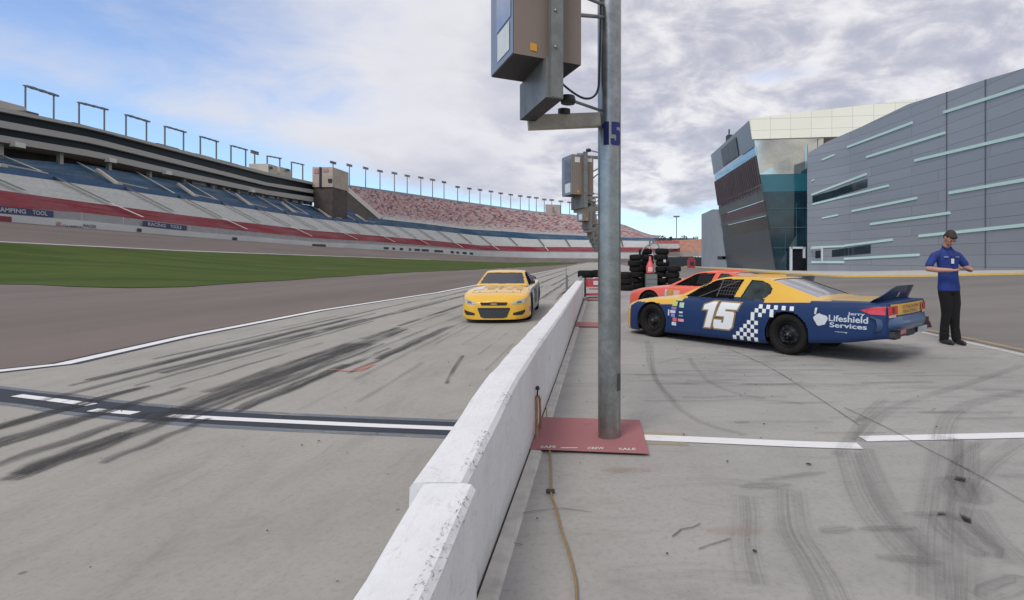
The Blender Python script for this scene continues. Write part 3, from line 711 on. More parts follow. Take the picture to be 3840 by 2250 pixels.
# upper seating with mixed-colour seats
us = thing('upper_grandstand', 'steep upper grandstand of mixed pink and maroon seats beyond the stair tower', 'grandstand', (-112, 280, 20))
u0 = min(i for i in ALL if pxof(*offp(i, 24)) > 1415); u1 = max(i for i in ALL if pxof(*offp(i, 30)) < 2500)
tier('mixed_seating', 24, pbot, 44, ptop, range(u0, u1), 22, M_pink, us, 10)
lo = row(24, pbot, range(u0, u1)); hi = row(44.2, ptop, range(u0, u1))
q = MB(); q.grid([[(p[0], p[1], p[2] - 1), (p[0], p[1], p[2] + 1.0)] for p in hi], 0, False); part('top_parapet', q, mat('grey_parapet', (.33, .33, .35), .7), us)
q = MB(); a, b = lo[0], hi[0]; sdv = Vector((0, -.15, 0))
q.quad([(a[0], a[1] - .2, a[2] - .6), (a[0], a[1] - .2, a[2] - 5), (b[0], b[1] - .2, 4), (b[0], b[1] - .2, b[2] - 1.6)]); part('side_wall', q, mat('side_brown', (.06, .05, .045), .9, var=.3, scale=.3), us)
q = MB(); q.bar((a[0], a[1] - .5, a[2] + .3), (b[0], b[1] - .5, b[2] + .2), .8, 1.8); part('stair_edge', q, mat('stair_edge_grey', (.36, .33, .31), .8), us)
q = MB(); q.grid([[lo[k], (hi[k][0], hi[k][1], hi[k][2] - 2.2), (hi[k][0], hi[k][1], 0)] for k in range(len(lo))], 0, False); part('rear_frame', q, M_tread, us)

# ------------------------------------------------------------------ floodlights
steel = mat('dark_galvanised', (.16, .17, .18), .5, .4); lampm = mat('lamp_housing', (.26, .27, .29), .5, .3)
FR = [((95, 322, 425), (201, 356, 450)), ((296, 385, 465), (391, 408, 480)), ((472, 431, 515), (549, 454, 532)), ((618, 474, 545), (688, 494, 563)), ((751, 512, 585), (811, 530, 597)), ((866, 546, 610), (921, 561, 628)),
      ((1002, 585, 655), (1049, 593, 662)), ((1093, 608, 672), (1135, 617, 682))]
ords = ['nearest', 'second', 'third', 'fourth', 'fifth', 'sixth', 'seventh', 'farthest']
for k, (a, b) in enumerate(FR):
    pa = at_px(a[0], 40); pb = at_px(b[0], 40)
    t = thing('light_frame', f'{ords[k]} two-legged floodlight frame from the left on the suite roof', 'floodlight', (pa[0], pa[1], EYE - (a[2] - HY) / F * pa[1]), group='goalpost floodlight frames on the suite roof')
    za, zb_ = [EYE - (v[1] - HY) / F * p[1] for v, p in ((a, pa), (b, pb))]; z0, z1 = [EYE - (v[2] - HY) / F * p[1] - 1.5 for v, p in ((a, pa), (b, pb))]
    for p, z_, zt_ in ((pa, z0, za), (pb, z1, zb_)):
        q = MB(); q.tube([(p[0], p[1], z_), (p[0], p[1], zt_)], .17 + k * .015, 8); part('post', q, steel, t)
    q = MB(); q.bar((pa[0], pa[1] - .5, za), (pb[0], pb[1] + 1.2, zb_), .25, .22); part('crossbar', q, steel, t)
    for s_ in range(7):
        u = (s_ + .3) / 7; q = MB(); c_ = lerp((pa[0], pa[1], za), (pb[0], pb[1] + 1, zb_), u); q.box((c_[0] + .25, c_[1], c_[2] - .02), (.6, .9, .5 if s_ % 2 else .38)); part('lamp', q, steel, t)
SG = [(955, 568, 635), (1249, 607, 640), (1310, 617, 702), (1371, 628, 717), (1425, 639, 722), (1479, 647, 728), (1527, 657, 733), (1578, 664, 739), (1622, 672, 746), (1665, 681, 752), (1716, 699, 762), (1760, 705, 768), (1800, 710, 774), (1841, 716, 778),
      (1878, 723, 786), (1915, 728, 790), (1951, 733, 794), (1984, 737, 797), (2011, 740, 800), (2041, 746, 802), (2069, 748, 804), (2103, 753, 807), (2136, 757, 810), (2168, 762, 812)]
for k, (px, yt_, yb_) in enumerate(SG):
    p = at_px(px, 40 if k == 0 else 45); z1 = EYE - (yt_ - HY) / F * p[1]; z0 = EYE - (yb_ - HY) / F * p[1] - 1.5
    lab = 'single floodlight mast standing alone on the suite roof' if k == 0 else 'floodlight mast rising behind the beige top of the stair tower' if k == 1 else 'tall thin floodlight mast on the rim of the upper grandstand'
    t = thing('floodlight_mast', lab, 'floodlight', (p[0], p[1], z0), group=None if k < 2 else 'floodlight masts along the upper grandstand rim')
    q = MB(); q.tube([(p[0], p[1], z0), (p[0], p[1], z1)], [.30, .2], 8); part('pole', q, steel, t)
    tx = Vector((NRM[p[2]][1], -NRM[p[2]][0], 0)); q = MB()
    wd = 1.7 if k > 8 else 2.1
    for dz_ in (0, -.75): q.bar((p[0] - tx.x * wd, p[1] - tx.y * wd, z1 + dz_), (p[0] + tx.x * wd, p[1] + tx.y * wd, z1 + dz_), .5, .42)
    for u in (-.8, -.3, .3, .8): q.box((p[0] + tx.x * wd * u, p[1] + tx.y * wd * u, z1 - .35), (.5, .5, 1.0))
    part('lamp_bank', q, lampm if 1 < k < 9 else steel, t)
pa = at_px(2045, 44); pb = at_px(2100, 44); q = MB(); q.hexa([(pa[0], pa[1], 25), (pb[0], pb[1], 25), (pb[0], pb[1] + 8, 25), (pa[0], pa[1] + 8, 25)], [(x, y, EYE + (HY - 766) / F * pa[1]) for x, y in ((pa[0], pa[1]), (pb[0], pb[1]), (pb[0], pb[1] + 8), (pa[0], pa[1] + 8))])
t = thing('rim_tower', 'small pinkish beige tower on the far rim of the upper grandstand', 'tower', (pa[0], pa[1], 25)); part('tower_block', q, mat('pinkish_tower', (.46, .37, .34), .8, var=.12, scale=.2), t)
q = MB(); q.box(((pa[0] + pb[0]) / 2 + .6, pa[1] - .1, EYE + (HY - 786) / F * pa[1]), (1.2, .4, 4)); part('window_slot', q, mat('tower_slot', (.22, .18, .17), .8), t)
t = thing('floodlight_mast', 'thin floodlight mast standing alone in the open sky left of the building', 'floodlight', (P(2537, 900, 320)[0], 320, 10))
q = MB(); q.tube([P(2537, 900, 320), P(2537, 812, 320)], .25, 6); part('pole', q, steel, t); q = MB(); q.box(P(2537, 812, 320), (3.4, 1, .8)); part('lamp_bank', q, steel, t)

# ------------------------------------------------------------------ far right end of the oval
bs = thing('terracotta_grandstand', 'low terracotta coloured grandstand beyond the left end of the building', 'grandstand', (60, 340, 0))
q = MB(); R = []
for k in range(10):
    f = k / 9; Yk = 335 + 14 * f; yy = 945 - 48 * f
    R.append([P(2520 + (30 if k < 6 else 0), yy + 4, Yk), P(2600, yy, Yk), P(2720, yy - 1, Yk)])
q.grid(R, 0, False); part('terracotta_seating', q, mat('terracotta_seats', (.34, .17, .115), .8, var=.3, scale=.4), bs)
q = MB(); q.grid([[P(x, 945, 334), P(x, 962, 334)] for x in (2500, 2600, 2720)], 0, False); part('front_wall', q, mat('tan_wall', (.36, .30, .26), .8, var=.2, scale=.2), bs)
rs = thing('far_corner_stand', 'small far stand with red canopy strip and white rows behind the tyre stacks', 'grandstand', (45, 330, 0))
q = MB(); q.grid([[P(x, 902, 330), P(x, 915, 330)] for x in (2455, 2500, 2548)], 0, False); part('red_canopy', q, mat('red_canopy', (.42, .12, .10), .7, var=.3, scale=.5), rs)
q = MB(); q.grid([[P(x, 914, 329), P(x, 932, 329)] for x in (2440, 2500, 2545)], 0, False); part('white_rows', q, mat('white_rows', (.5, .48, .46), .8, var=.2, scale=.6), rs)
q = MB(); a = P(2506, 988, 120); b = P(2740, 988, 120); q.hexa([(a[0], 120, 0), (b[0], 120, 0), (b[0], 121, 0), (a[0], 121, 0)], [(a[0], 120, 2.1), (b[0], 120, 2.1), (b[0], 121, 2.1), (a[0], 121, 2.1)])
single('tyre_barrier', q, mat('dark_barrier', (.025, .03, .036), .8, var=.5, scale=1.5), 'long low dark barrier left of the building', 'barrier', (a[0], 120, 0))
q = MB(); c_ = P(2592, 1000, 100); q.box((c_[0], 100, .75), (1.3, 1.2, 1.5)); q.box((c_[0], 99.8, 1.65), (.9, .8, .4)); q.box((c_[0], 99.3, .9), (.7, .2, .5), mi=1)
single('red_utility_cart', q, [mat('cart_red', (.35, .05, .07), .6), dk], 'small red cart parked in front of the dark barrier', 'cart', (c_[0], 100, 0))
leaf = mat('tree_leaves', (.055, .065, .035), .95, var=.4, scale=1.5); bark = mat('tree_bark', (.12, .09, .07), .9)
for k, px in enumerate((2452, 2466, 2484, 2500, 2515, 2529, 2551, 2566, 2588, 2607, 2618, 2640, 2656)):
    Y = 352 + 3 * (k % 3); hgt = 11.5 + (k * 7 % 5) * .9; p = P(px, 900, Y); r_ = random.Random(k)
    t = thing('distant_tree', 'small dark tree on the skyline behind the terracotta grandstand', 'tree', (p[0], Y, 0), group='skyline trees behind the far stands')
    q = MB(); q.tube([(p[0], Y, 0), (p[0], Y, hgt - 1.5)], [.35, .12], 6); part('trunk', q, bark, t)
    q = MB()
    for j in range(150):
        a = r_.uniform(0, 6.3); u = r_.uniform(-1, 1); rr2 = r_.random() ** .5 * (2.4 if k % 4 else 1.3); cx = p[0] + math.cos(a) * rr2 * (1 - .3 * abs(u)); cy = Y + math.sin(a) * rr2; cz = hgt + u * 2.2
        s_ = r_.uniform(.2, .5); d1 = Vector((r_.uniform(-1, 1), r_.uniform(-1, 1), r_.uniform(-1, 1))).normalized() * s_; d2 = d1.orthogonal().normalized() * s_
        c0 = Vector((cx, cy, cz)); q.quad([c0 - d1, c0 + d2, c0 + d1, c0 - d2])
    part('crown', q, leaf, t)
# ------------------------------------------------------------------ curved grey building
WP = [(26.5, 18), (28.2, 26), (29.1, 32), (29.4, 38), (29.35, 44), (29.0, 50), (27.9, 58), (27.0, 61.5), (24.8, 65.5)]
wpd = smoothcurve(WP, 16)
def wall_at(px, off=0.0):
    """point of the curved facade met by the sight line through px, pushed out by off"""
    for i in range(len(wpd) - 1, 0, -1):
        a, b = wpd[i], wpd[i - 1]; pa, pb = pxof(*a), pxof(*b)
        if min(pa, pb) <= px <= max(pa, pb):
            t = (px - pa) / (pb - pa); p = lerp(a, b, t); d = Vector((b[0] - a[0], b[1] - a[1], 0)).normalized(); nn = Vector((d.y, -d.x, 0))
            if nn.x > 0: nn = -nn
            return p, nn
    return wpd[-1], Vector((-1, 0, 0))
roof_px = [(3025, 577), (3034, 572), (3100, 532), (3233, 474), (3405, 391), (3578, 336), (3693, 299), (3840, 256), (4236, 130)]
mb_px = [(3034, 1024), (3840, 1015)]
bd = thing('media_building', 'large curved grey panelled building with mint light strips and a glass entrance', 'building', (27, 50, 0))
gp = bpy.data.materials.new('grey_metal_panels'); n = NB(gp); uv = n.coord('UV')
br = n.N.new('ShaderNodeTexBrick'); n.L.new(uv, br.inputs['Vector']); br.offset = 0.37; br.offset_frequency = 2
br.inputs['Scale'].default_value = 1.0; br.inputs['Brick Width'].default_value = 9.5; br.inputs['Row Height'].default_value = 0.92
br.inputs['Mortar Size'].default_value = 0.022; br.inputs['Mortar Smooth'].default_value = 0.4
br.inputs['Color1'].default_value = (.295, .31, .335, 1); br.inputs['Color2'].default_value = (.262, .278, .302, 1); br.inputs['Mortar'].default_value = (.10, .11, .13, 1)
vv = n.noise(n.map(uv, (.15, .6, 1)), 1.0, 5, .6)
col = n.mix(n.math('MULTIPLY', n.smooth(vv, .35, .7), .35), br.outputs['Color'], (.25, .265, .30))
n.L.new(col, n.b.inputs['Base Color']); n.b.inputs['Roughness'].default_value = .36; n.b.inputs['Metallic'].default_value = .15
q = MB(); R = []; U = []; ac = 0; prev = None
for p in wpd[::-1]:
    px = pxof(*p)
    if prev: ac += math.dist(p, prev)
    prev = p; zt_ = EYE - (pl(roof_px, px) - HY) / F * p[1]; zb_ = min(EYE - (pl(mb_px, px) - HY) / F * p[1], 1.0) - .5
    R.append([(p[0], p[1], zb_), (p[0], p[1], zt_), (p[0] + 18, p[1] + 3, zt_ - .1)]); U.append([(ac, zb_), (ac, zt_), (ac, zt_ + 18)])
q.grid(R, 0, False, U); e = R[0]
q.quad([(e[0][0], e[0][1], e[0][2]), (e[0][0] + 3, e[0][1] + 5, e[0][2]), (e[1][0] + 3, e[1][1] + 5, e[1][2]), e[1]], 0, [(0, 0), (6, 0), (6, 14), (0, 14)])
part('curved_wall', q, gp, bd)
mint = mat('mint_light_strip', (.50, .68, .62), .5, var=.05); dglass = mat('dark_window_glass', (.012, .028, .038), .06, spec=.9, var=.4, scale=.5)
def zz(a, b): return (2600 + a / 1.738, 250 + b / 1.738)
def facade_band(p0, p1, th0, th1, name, mtl, off=.10, n_=14, dep=.08):
    a = zz(*p0); b = zz(*p1); q = MB(); lo = []; hi = []
    for k in range(n_ + 1):
        u = k / n_; px = a[0] + (b[0] - a[0]) * u; py = a[1] + (b[1] - a[1]) * u; th = (th0 + (th1 - th0) * u) / 1.738 / 2
        (x, y), nn = wall_at(px); x2, y2 = x + nn.x * off, y + nn.y * off
        lo.append([(x, y, EYE - (py + th - HY) / F * y), (x2, y2, EYE - (py + th - HY) / F * y), (x2, y2, EYE - (py - th - HY) / F * y), (x, y, EYE - (py - th - HY) / F * y)])
    q.grid([r + [r[0]] for r in lo], 0, False)
    q.quad(lo[0][::-1]); q.quad(lo[-1])
    return part(name, q, mtl, bd)
for a, b, t0, t1 in (((1635, 298), (2300, 86), 18, 24), ((1005, 525), (1430, 365), 13, 17), ((1130, 590), (1645, 430), 14, 18), ((1445, 612), (2300, 410), 17, 24), ((840, 608), (920, 575), 10, 11), ((772, 836), (1130, 700), 11, 15),
                     ((780, 897), (1275, 775), 11, 14), ((1035, 942), (1460, 856), 13, 16), ((1670, 823), (2300, 714), 18, 24), ((1155, 1027), (1675, 952), 14, 18), ((840, 988), (945, 966), 9, 10), ((1472, 1104), (2300, 1018), 17, 24),
                     ((985, 1167), (1300, 1127), 13, 16), ((772, 1178), (985, 1170), 11, 12), ((772, 1274), (985, 1274), 13, 14), ((985, 1252), (1475, 1226), 14, 17), ((772, 745), (790, 735), 9, 9)):
    facade_band(a, b, t0, t1, 'light_strip', mint, .09)
for a, b, t0, t1 in (((778, 866), (940, 822), 42, 46), ((940, 820), (1135, 757), 46, 56), ((905, 1218), (1156, 1188), 44, 56), ((797, 1224), (830, 1222), 48, 48)):
    facade_band(a, b, t0, t1, 'window', dglass, .05, 8)
jm = mat('joint_line', (.10, .11, .13), .6)
for za, zb0, zb1 in ((1652, 165, 1335), (1905, 75, 1330), (2300, 0, 1330)):
    px = 2600 + za / 1.738; (x, y), nn = wall_at(px); q = MB(); zt_ = EYE - (pl(roof_px, px) - HY) / F * y
    q.bar((x + nn.x * .02, y, .8), (x + nn.x * .02, y, zt_), .07, .07); part('vertical_joint', q, jm, bd)

# leaning facade
def fp(u, v):       # u: 0 near edge .. 1 far edge, v: 0 top .. 1 ground
    nb, nt_ = (22.5, 70.0, .05), (19.3, 70.0, 19.45); fb, ft = (23.3, 100, .05), (20.3, 100, 20.6)
    a = lerp(nt_, nb, v); b = lerp(ft, fb, v); return lerp(a, b, u)
cols = {'panel': mat('blue_grey_panel', (.14, .18, .22), .35, .3, var=.1, scale=.15), 'sky': mat('sky_blue_glass', (.12, .22, .31), .08, .6, var=.2, scale=.3), 'fin': mat('purple_brown_fins', (.075, .056, .062), .6, var=.2, scale=.4),
        'blue': mat('deep_blue_glass', (.012, .05, .09), .1, spec=.9), 'grey': mat('mid_grey_panel', (.12, .135, .135), .5, var=.15, scale=.3), 'mar': mat('maroon_glass', (.075, .035, .045), .3, var=.4, scale=.4), 'dark': mat('green_black_glass', (.035, .04, .038), .25, var=.3, scale=.3), 'low': mat('lower_grey_panel', (.075, .088, .098), .45, var=.12, scale=.3)}
for nm, key, v0, v1, du in (('upper_panel', 'panel', 0, .178, 0), ('clerestory_glass', 'sky', .178, .238, 0), ('fin_screen', 'fin', .238, .43, 0), ('window_band', 'blue', .43, .465, 0), ('spandrel', 'grey', .465, .535, 0), ('window_band', 'mar', .535, .61, 0),
                        ('spandrel', 'grey', .61, .635, 0), ('window_band', 'dark', .635, .725, 0), ('lower_panel', 'low', .725, 1.0, 0)):
    q = MB(); ins = .12 if 'window' in nm or 'glass' in nm else 0
    q.grid([[tuple(np.array(fp(u / 12, v)) + np.array((ins, 0, 0))) for v in (v0, (v0 + v1) / 2, v1)] for u in range(13)], 0, False); part(nm, q, cols[key], bd)
for k in range(30):
    u = k / 30 + .01; q = MB(); a = fp(u, .24); b = fp(u, .43); c_ = fp(u, .45 if k % 2 else .47); q.bar((a[0] - .15, a[1], a[2]), (c_[0] - .15, c_[1], c_[2]), .12, .35); part('fin', q, cols['fin'], bd)
q = MB(); q.quad([np.array(fp(u, v)) - np.array((.1, 0, 0)) for u, v in ((.30, .03), (.30, .165), (.68, .165), (.68, .03))]); part('sign_panel', q, mat('dark_sign', (.07, .09, .11), .5, var=.5, scale=.8), bd)
q = MB(); a = fp(0, 0); b = fp(1, 0); q.quad([a, b, (b[0] + 14, b[1], b[2]), (a[0] + 14, a[1], a[2])]); part('roof', q, cols['grey'], bd)
q = MB(); c_ = fp(.55, 0); q.box((c_[0] + .6, c_[1], c_[2] + .5), (.8, 1.2, 1.0)); q.tube([(c_[0] + .6, c_[1], c_[2] + .9), (c_[0] + .6, c_[1], c_[2] + 2.0)], .12, 8); part('roof_camera', q, dk, bd)
# entrance glazing under the cream canopy
tg = bpy.data.materials.new('teal_glass'); n = NB(tg); c = n.coord(); cells = n.N.new('ShaderNodeTexVoronoi'); cells.inputs['Scale'].default_value = .35; n.L.new(n.map(c, (1, 1, .6)), cells.inputs['Vector'])
n.L.new(n.mix(n.smooth(n.noise(c, .4, 3), .35, .65), (.002, .014, .024), (.005, .034, .05)), n.b.inputs['Base Color']); n.b.inputs['Roughness'].default_value = .07; n.b.inputs['Specular IOR Level'].default_value = .6
GY = 70.25
def gl_x(z): return 22.5 - 3.2 * min(1, z / 19.45)
def gpane(z0, z1, name, mtl, xr=28.2, inset=0, xl=None):
    q = MB(); q.quad([((xl or gl_x(z0)), GY + inset, z0), (xr, GY - 1.2 + inset, z0), (xr, GY - 1.2 + inset, z1), ((xl or gl_x(z1)), GY + inset, z1)]); return part(name, q, mtl, bd)
gpane(.1, 10.2, 'entrance_glass', tg)
gpane(10.2, 12.4, 'teal_band', mat('teal_band_glass', (.012, .105, .135), .12, spec=.7, var=.12, scale=.4))
gpane(12.4, 16.85, 'upper_glass', mat('reflective_glass', (.52, .51, .43), .06, .92, var=.35, scale=.28, spec=.8))  # cream base colour stands in for the cream reflected in this glass
q = MB(); q.quad([(24.6, GY - .55, 12.6), (26.2, GY - .9, 12.6), (26.2, GY - .9, 16.8), (24.6, GY - .55, 16.8)]); part('pale_blue_pane', q, mat('pale_blue_glass', (.32, .50, .52), .15, .5, var=.15), bd)
q = MB(); q.quad([(25.2, GY - .72, 12.4), (28.2, GY - 1.32, 12.4), (28.2, GY - 1.32, 14.0), (27.0, GY - 1.1, 13.6)]); part('dark_pane', q, cols['blue'], bd)
mull = mat('mullion', (.06, .12, .14), .5, .3)
for x in (23.7, 25.0, 26.3, 27.5):
    q = MB(); yy = GY - 1.2 * (x - 22.5) / 5.7 - .06; q.bar((x, yy, .1), (x, yy, 16.7), .07, .1); part('mullion', q, mull, bd)
for z in (3.0, 5.6, 8.0):
    q = MB(); q.bar((gl_x(z) + .2, GY - .08, z), (28.0, GY - 1.25, z), .07, .08); part('mullion', q, mull, bd)
q = MB(); d0 = P(2878, 0, 68.6)
wf = mat('white_door_frame', (.62, .64, .66), .6)
for (px0, px1, yt_, thick, Y_) in ((2966, 3015, 929, .22, 68.4),):
    a = P(px0, yt_, Y_); b = P(px1, yt_, Y_); q.bar((a[0], Y_, .1), (a[0], Y_, a[2] + .11), .26, .3); q.bar((b[0], Y_, .1 + 1.6), (b[0], Y_, a[2] + .11), .24, .3); q.bar((a[0], Y_, a[2]), (b[0], Y_, a[2]), .3, .24, up=(0, 0, 1))
dr = part('entrance_portal', q, wf, bd)
q = MB(); q.quad([(a[0] + .2, Y_ + .2, .1), (b[0] - .05, Y_ + .2, .1), (b[0] - .05, Y_ + .2, a[2] - .1), (a[0] + .2, Y_ + .2, a[2] - .1)]); o = part('door', q, mat('black_doorway', (.012, .012, .016), .2), dr, label='black glass door inside the white portal')
q = MB(); (x, y), nn = wall_at(3040); z = EYE - (933 - HY) / F * y; q.bar((x - .1, y - .3, z), (x + .05, y - 3.2, z + .05), .15, .16); q.bar((x + .05, y - 3.2, z), (x + .05, y - 3.2, .3 + 1), .15, .15); part('side_portal', q, wf, bd)
cr = bpy.data.materials.new('cream_panels'); n = NB(cr); c = n.coord()
br = n.N.new('ShaderNodeTexBrick'); sepx = n.N.new('ShaderNodeSeparateXYZ'); n.L.new(c, sepx.inputs[0]); cbx = n.N.new('ShaderNodeCombineXYZ'); n.L.new(sepx.outputs[0], cbx.inputs[0]); n.L.new(sepx.outputs[2], cbx.inputs[1]); n.L.new(n.map(cbx.outputs[0], (1, 1, 1), (.4, -.9, 0)), br.inputs['Vector'])
br.offset = 0; br.inputs['Scale'].default_value = 1; br.inputs['Brick Width'].default_value = 2.45; br.inputs['Row Height'].default_value = 1.42; br.inputs['Mortar Size'].default_value = .02
br.inputs['Color1'].default_value = (.88, .85, .70, 1); br.inputs['Color2'].default_value = (.85, .82, .67, 1); br.inputs['Mortar'].default_value = (.45, .44, .38, 1)
n.L.new(br.outputs['Color'], n.b.inputs['Base Color']); n.b.inputs['Roughness'].default_value = .45
q = MB(); z0 = 16.85
q.hexa([(19.45, 69.9, z0), (44, 66.5, z0), (44, 80, z0), (29, 82, z0)], [(19.05, 69.9, 19.5), (44, 66.5, 21.6), (44, 80, 21.6), (29, 82, 20.3)]); part('cream_canopy', q, cr, bd)
q = MB(); a = P(2672, 785, 101); b = P(2728, 785, 101); q.hexa([(a[0], 101, 0), (b[0], 101, 0), (b[0], 112, 0), (a[0], 112, 0)], [(a[0], 101, a[2]), (b[0], 101, a[2]), (b[0], 112, a[2]), (a[0], 112, a[2])]); part('end_block', q, mat('end_block_grey', (.27, .30, .33), .6, var=.1, scale=.3), bd)
q = MB(); q.box((a[0] + 1.6, 100.9, 1.9), (1.4, .1, .5)); q.box((b[0] - .5, 100.9, 1.9), (.9, .1, .5)); q.box((b[0] - .4, 100.9, 7.6), (.9, .2, .6)); part('vent', q, dk, bd)
ONE = [(.10, 0), (.36, 0), (.36, 1), (.16, 1), (0, .86), (0, .68), (.10, .74)]
FIVE = [(.52, 0), (.90, 0), (1.0, .10), (1.0, .56), (.90, .66), (.74, .66), (.74, .80), (.98, .80), (.98, 1), (.48, 1), (.48, .46), (.74, .46), (.74, .20), (.64, .20), (.64, .28), (.44, .28), (.44, .08)]
def dec_pts(outline, mapf, q, mi=0, cuts=3):
    """fill an outline on a surface and bend it to follow it"""
    bm = bmesh.new(); vs = [bm.verts.new((a, b, 0)) for a, b in outline]; bm.faces.new(vs); bm.normal_update()
    bmesh.ops.triangulate(bm, faces=bm.faces)
    for _ in range(cuts): bmesh.ops.subdivide_edges(bm, edges=bm.edges[:], cuts=1, use_grid_fill=True)
    bm.verts.index_update(); q.raw([mapf(v.co.x, v.co.y) for v in bm.verts], [tuple(v.index for v in f.verts) for f in bm.faces], mi); bm.free()
def offset_poly(pg, d):
    out = []; n_ = len(pg); ar = sum(pg[i][0] * pg[(i + 1) % n_][1] - pg[(i + 1) % n_][0] * pg[i][1] for i in range(n_)); sg = 1 if ar > 0 else -1
    for i in range(n_):
        a, b, c = Vector(pg[i - 1]), Vector(pg[i]), Vector(pg[(i + 1) % n_]); u = (b - a).normalized(); v = (c - b).normalized()
        n1_ = Vector((u.y, -u.x)) * sg; n2_ = Vector((v.y, -v.x)) * sg; m_ = (n1_ + n2_); m_ = m_ / max(.35, m_.length_squared / 2) if m_.length > .01 else n1_
        out.append(tuple(b + m_ * d))
    return out
# ------------------------------------------------------------------ pit wall
ww = bpy.data.materials.new('whitewashed_concrete'); n = NB(ww); c = n.coord()
f1 = n.noise(c, 6, 6, .7); f2 = n.noise(n.map(c, (3, 1, 1)), 22, 5, .75); f3 = n.noise(c, 1.1, 4)
col = n.ramp(f1, [(.3, (.66, .655, .65)), (.6, (.74, .735, .73)), (.8, (.69, .685, .68))])
col = n.mix(n.math('MULTIPLY', n.smooth(f2, .54, .72), .5), col, (.42, .41, .40))
f4 = n.noise(n.map(c, (1, 1, 2)), 3.5, 8, .75, 1.0); col = n.mix(n.math('MULTIPLY', n.smooth(f4, .58, .68), .45), col, (.36, .34, .31))
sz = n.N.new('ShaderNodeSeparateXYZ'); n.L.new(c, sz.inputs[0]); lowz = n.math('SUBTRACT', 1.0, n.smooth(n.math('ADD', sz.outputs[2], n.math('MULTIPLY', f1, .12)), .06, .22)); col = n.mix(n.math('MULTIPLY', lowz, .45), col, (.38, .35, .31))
col = n.mix(n.math('MULTIPLY', n.smooth(f3, .5, .8), .15), col, (.5, .48, .45))
n.L.new(col, n.b.inputs['Base Color']); n.b.inputs['Roughness'].default_value = .8
bp = n.N.new('ShaderNodeBump'); bp.inputs['Strength'].default_value = .35; bp.inputs['Distance'].default_value = .006; n.L.new(f2, bp.inputs['Height']); n.L.new(bp.outputs['Normal'], n.b.inputs['Normal'])
hprof = [(-2, .40), (1.5, .495), (2.2, .57), (3.6, .685), (5, .70), (20.6, .68)]
pw = thing('pit_wall', 'low white painted concrete pit wall running away from the camera', 'wall', (-.62, 4, 0))
def wall_block(y0, y1, dxx, name):
    q = MB(); R = []; n_ = max(4, int((y1 - y0) / .25)); ch = .022
    for k in range(n_ + 1):
        y = y0 + (y1 - y0) * k / n_; h = pl(hprof, y); w_ = .22 if y < 6 else .22 + (y - 6) * .004
        j = .004 * math.sin(y * 5.1) + .003 * math.sin(y * 13)
        xr = -.53 + dxx - (.0 if y < 8 else (y - 8) * .006); xl = xr - w_ + j
        R.append([(xl - .02, y, 0), (xl, y, h - ch), (xl + ch * .6, y, h - .004), (xl + .05, y, h), (xr - .05, y, h), (xr - ch, y, h - .004), (xr - .002 + j * .5, y, h - ch * 1.2), (xr, y, .0)])
    q.grid(R, 0, False); q.quad(R[0][::-1]); q.quad(R[-1]); return part(name, q, ww, pw)
wall_block(-2, 2.17, .045, 'wall_block'); wall_block(2.18, 20.5, 0, 'wall_block')
cm = bpy.data.materials.new('chipped_paint'); n = NB(cm); MATS['chipped_paint'] = cm; n.b.inputs['Base Color'].default_value = (.13, .125, .12, 1); n.b.inputs['Roughness'].default_value = .9
n.L.new(n.math('MULTIPLY', n.smooth(n.noise(n.map(n.coord(), (1, 1, 1)), 30, 8, .8, 1.5), .55, .60), .7), n.b.inputs['Alpha'])
for y0, y1, dxx in ((1.05, 2.1, .045), (2.3, 2.7, 0), (3.1, 3.3, 0), (5.0, 5.3, 0)):
    q = MB(); q.grid([[(-.53 + dxx - .052, y, pl(hprof, y) + .003), (-.53 + dxx - .020, y, pl(hprof, y) - .002), (-.53 + dxx + .003, y, pl(hprof, y) - .030)] for y in [y0 + (y1 - y0) * k / 8 for k in range(9)]], 0, False)
    part('chipped_edge', q, cm, pw)
q = MB(); R = [[(-.532 - max(0, (y - 8) * .006), y, .012), (-.519 - max(0, (y - 8) * .004), y, .012)] for y in (-2, 2, 4, 8, 14, 20.5)]; q.grid(R, 0, False, [[(0, y), (1, y)] for y in (-2, 2, 4, 8, 14, 20.5)])
struct('wall_joint_gap', q, decal('joint_dirt', (.05, .045, .04), .9, 3, 1, .3, .55, edge=False))  # dark dirty joint line along the foot of the wall
q = MB(); R = [[(-.519, y, 0), (-.517, y, .020), (-.445, y, .017), (-.43, y, .0)] for y in (-2, 1, 4, 8, 14, 20.5)]; q.grid(R, 0, False)
struct('footing_edge', q, mat('pale_footing', (.50, .48, .43), .9, var=.25, scale=6))
q = MB(); q.box((-.70, 20.62, .42), (.10, .10, .84)); single('end_post', q, mat('grey_end_post', (.26, .28, .28), .6), 'square grey post at the far end of the white pit wall', 'post', (-.70, 20.62, 0))

# rusty bracket, rope
rust = mat('rusty_iron', (.34, .20, .10), .85, var=.4, scale=30)
br_ = thing('rusty_bracket', 'rusty iron bracket standing against the pit wall beside the maroon pad', 'bracket', (-.55, 4.6, 0))
q = MB(); q.tube([(-.508, 4.42, .0), (-.510, 4.46, .29), (-.514, 4.5, .318), (-.52, 4.56, .31)], .012, 10); part('upright', q, rust, br_)
q = MB(); q.tube([(-.50, 4.66, .0), (-.504, 4.64, .27), (-.51, 4.60, .31), (-.52, 4.56, .31)], .009, 10); part('upright', q, rust, br_)
q = MB(); q.tube([(-.515, 4.52, .30), (-.51, 4.52, .38)], [.008, .006], 8); q.lathe([(0, -.02), (.016, -.012), (.018, 0), (.012, .014), (0, .02)], Matrix.Translation((-.51, 4.52, .395)), 12); part('knob', q, dk, br_)
rope_px = [(2051, 1400), (2045, 1463), (2050, 1560), (2058, 1660), (2065, 1740), (2067, 1850), (2084, 1905), (2103, 1985), (2125, 2050), (2142, 2110), (2158, 2180), (2162, 2250), (2158, 2330)]
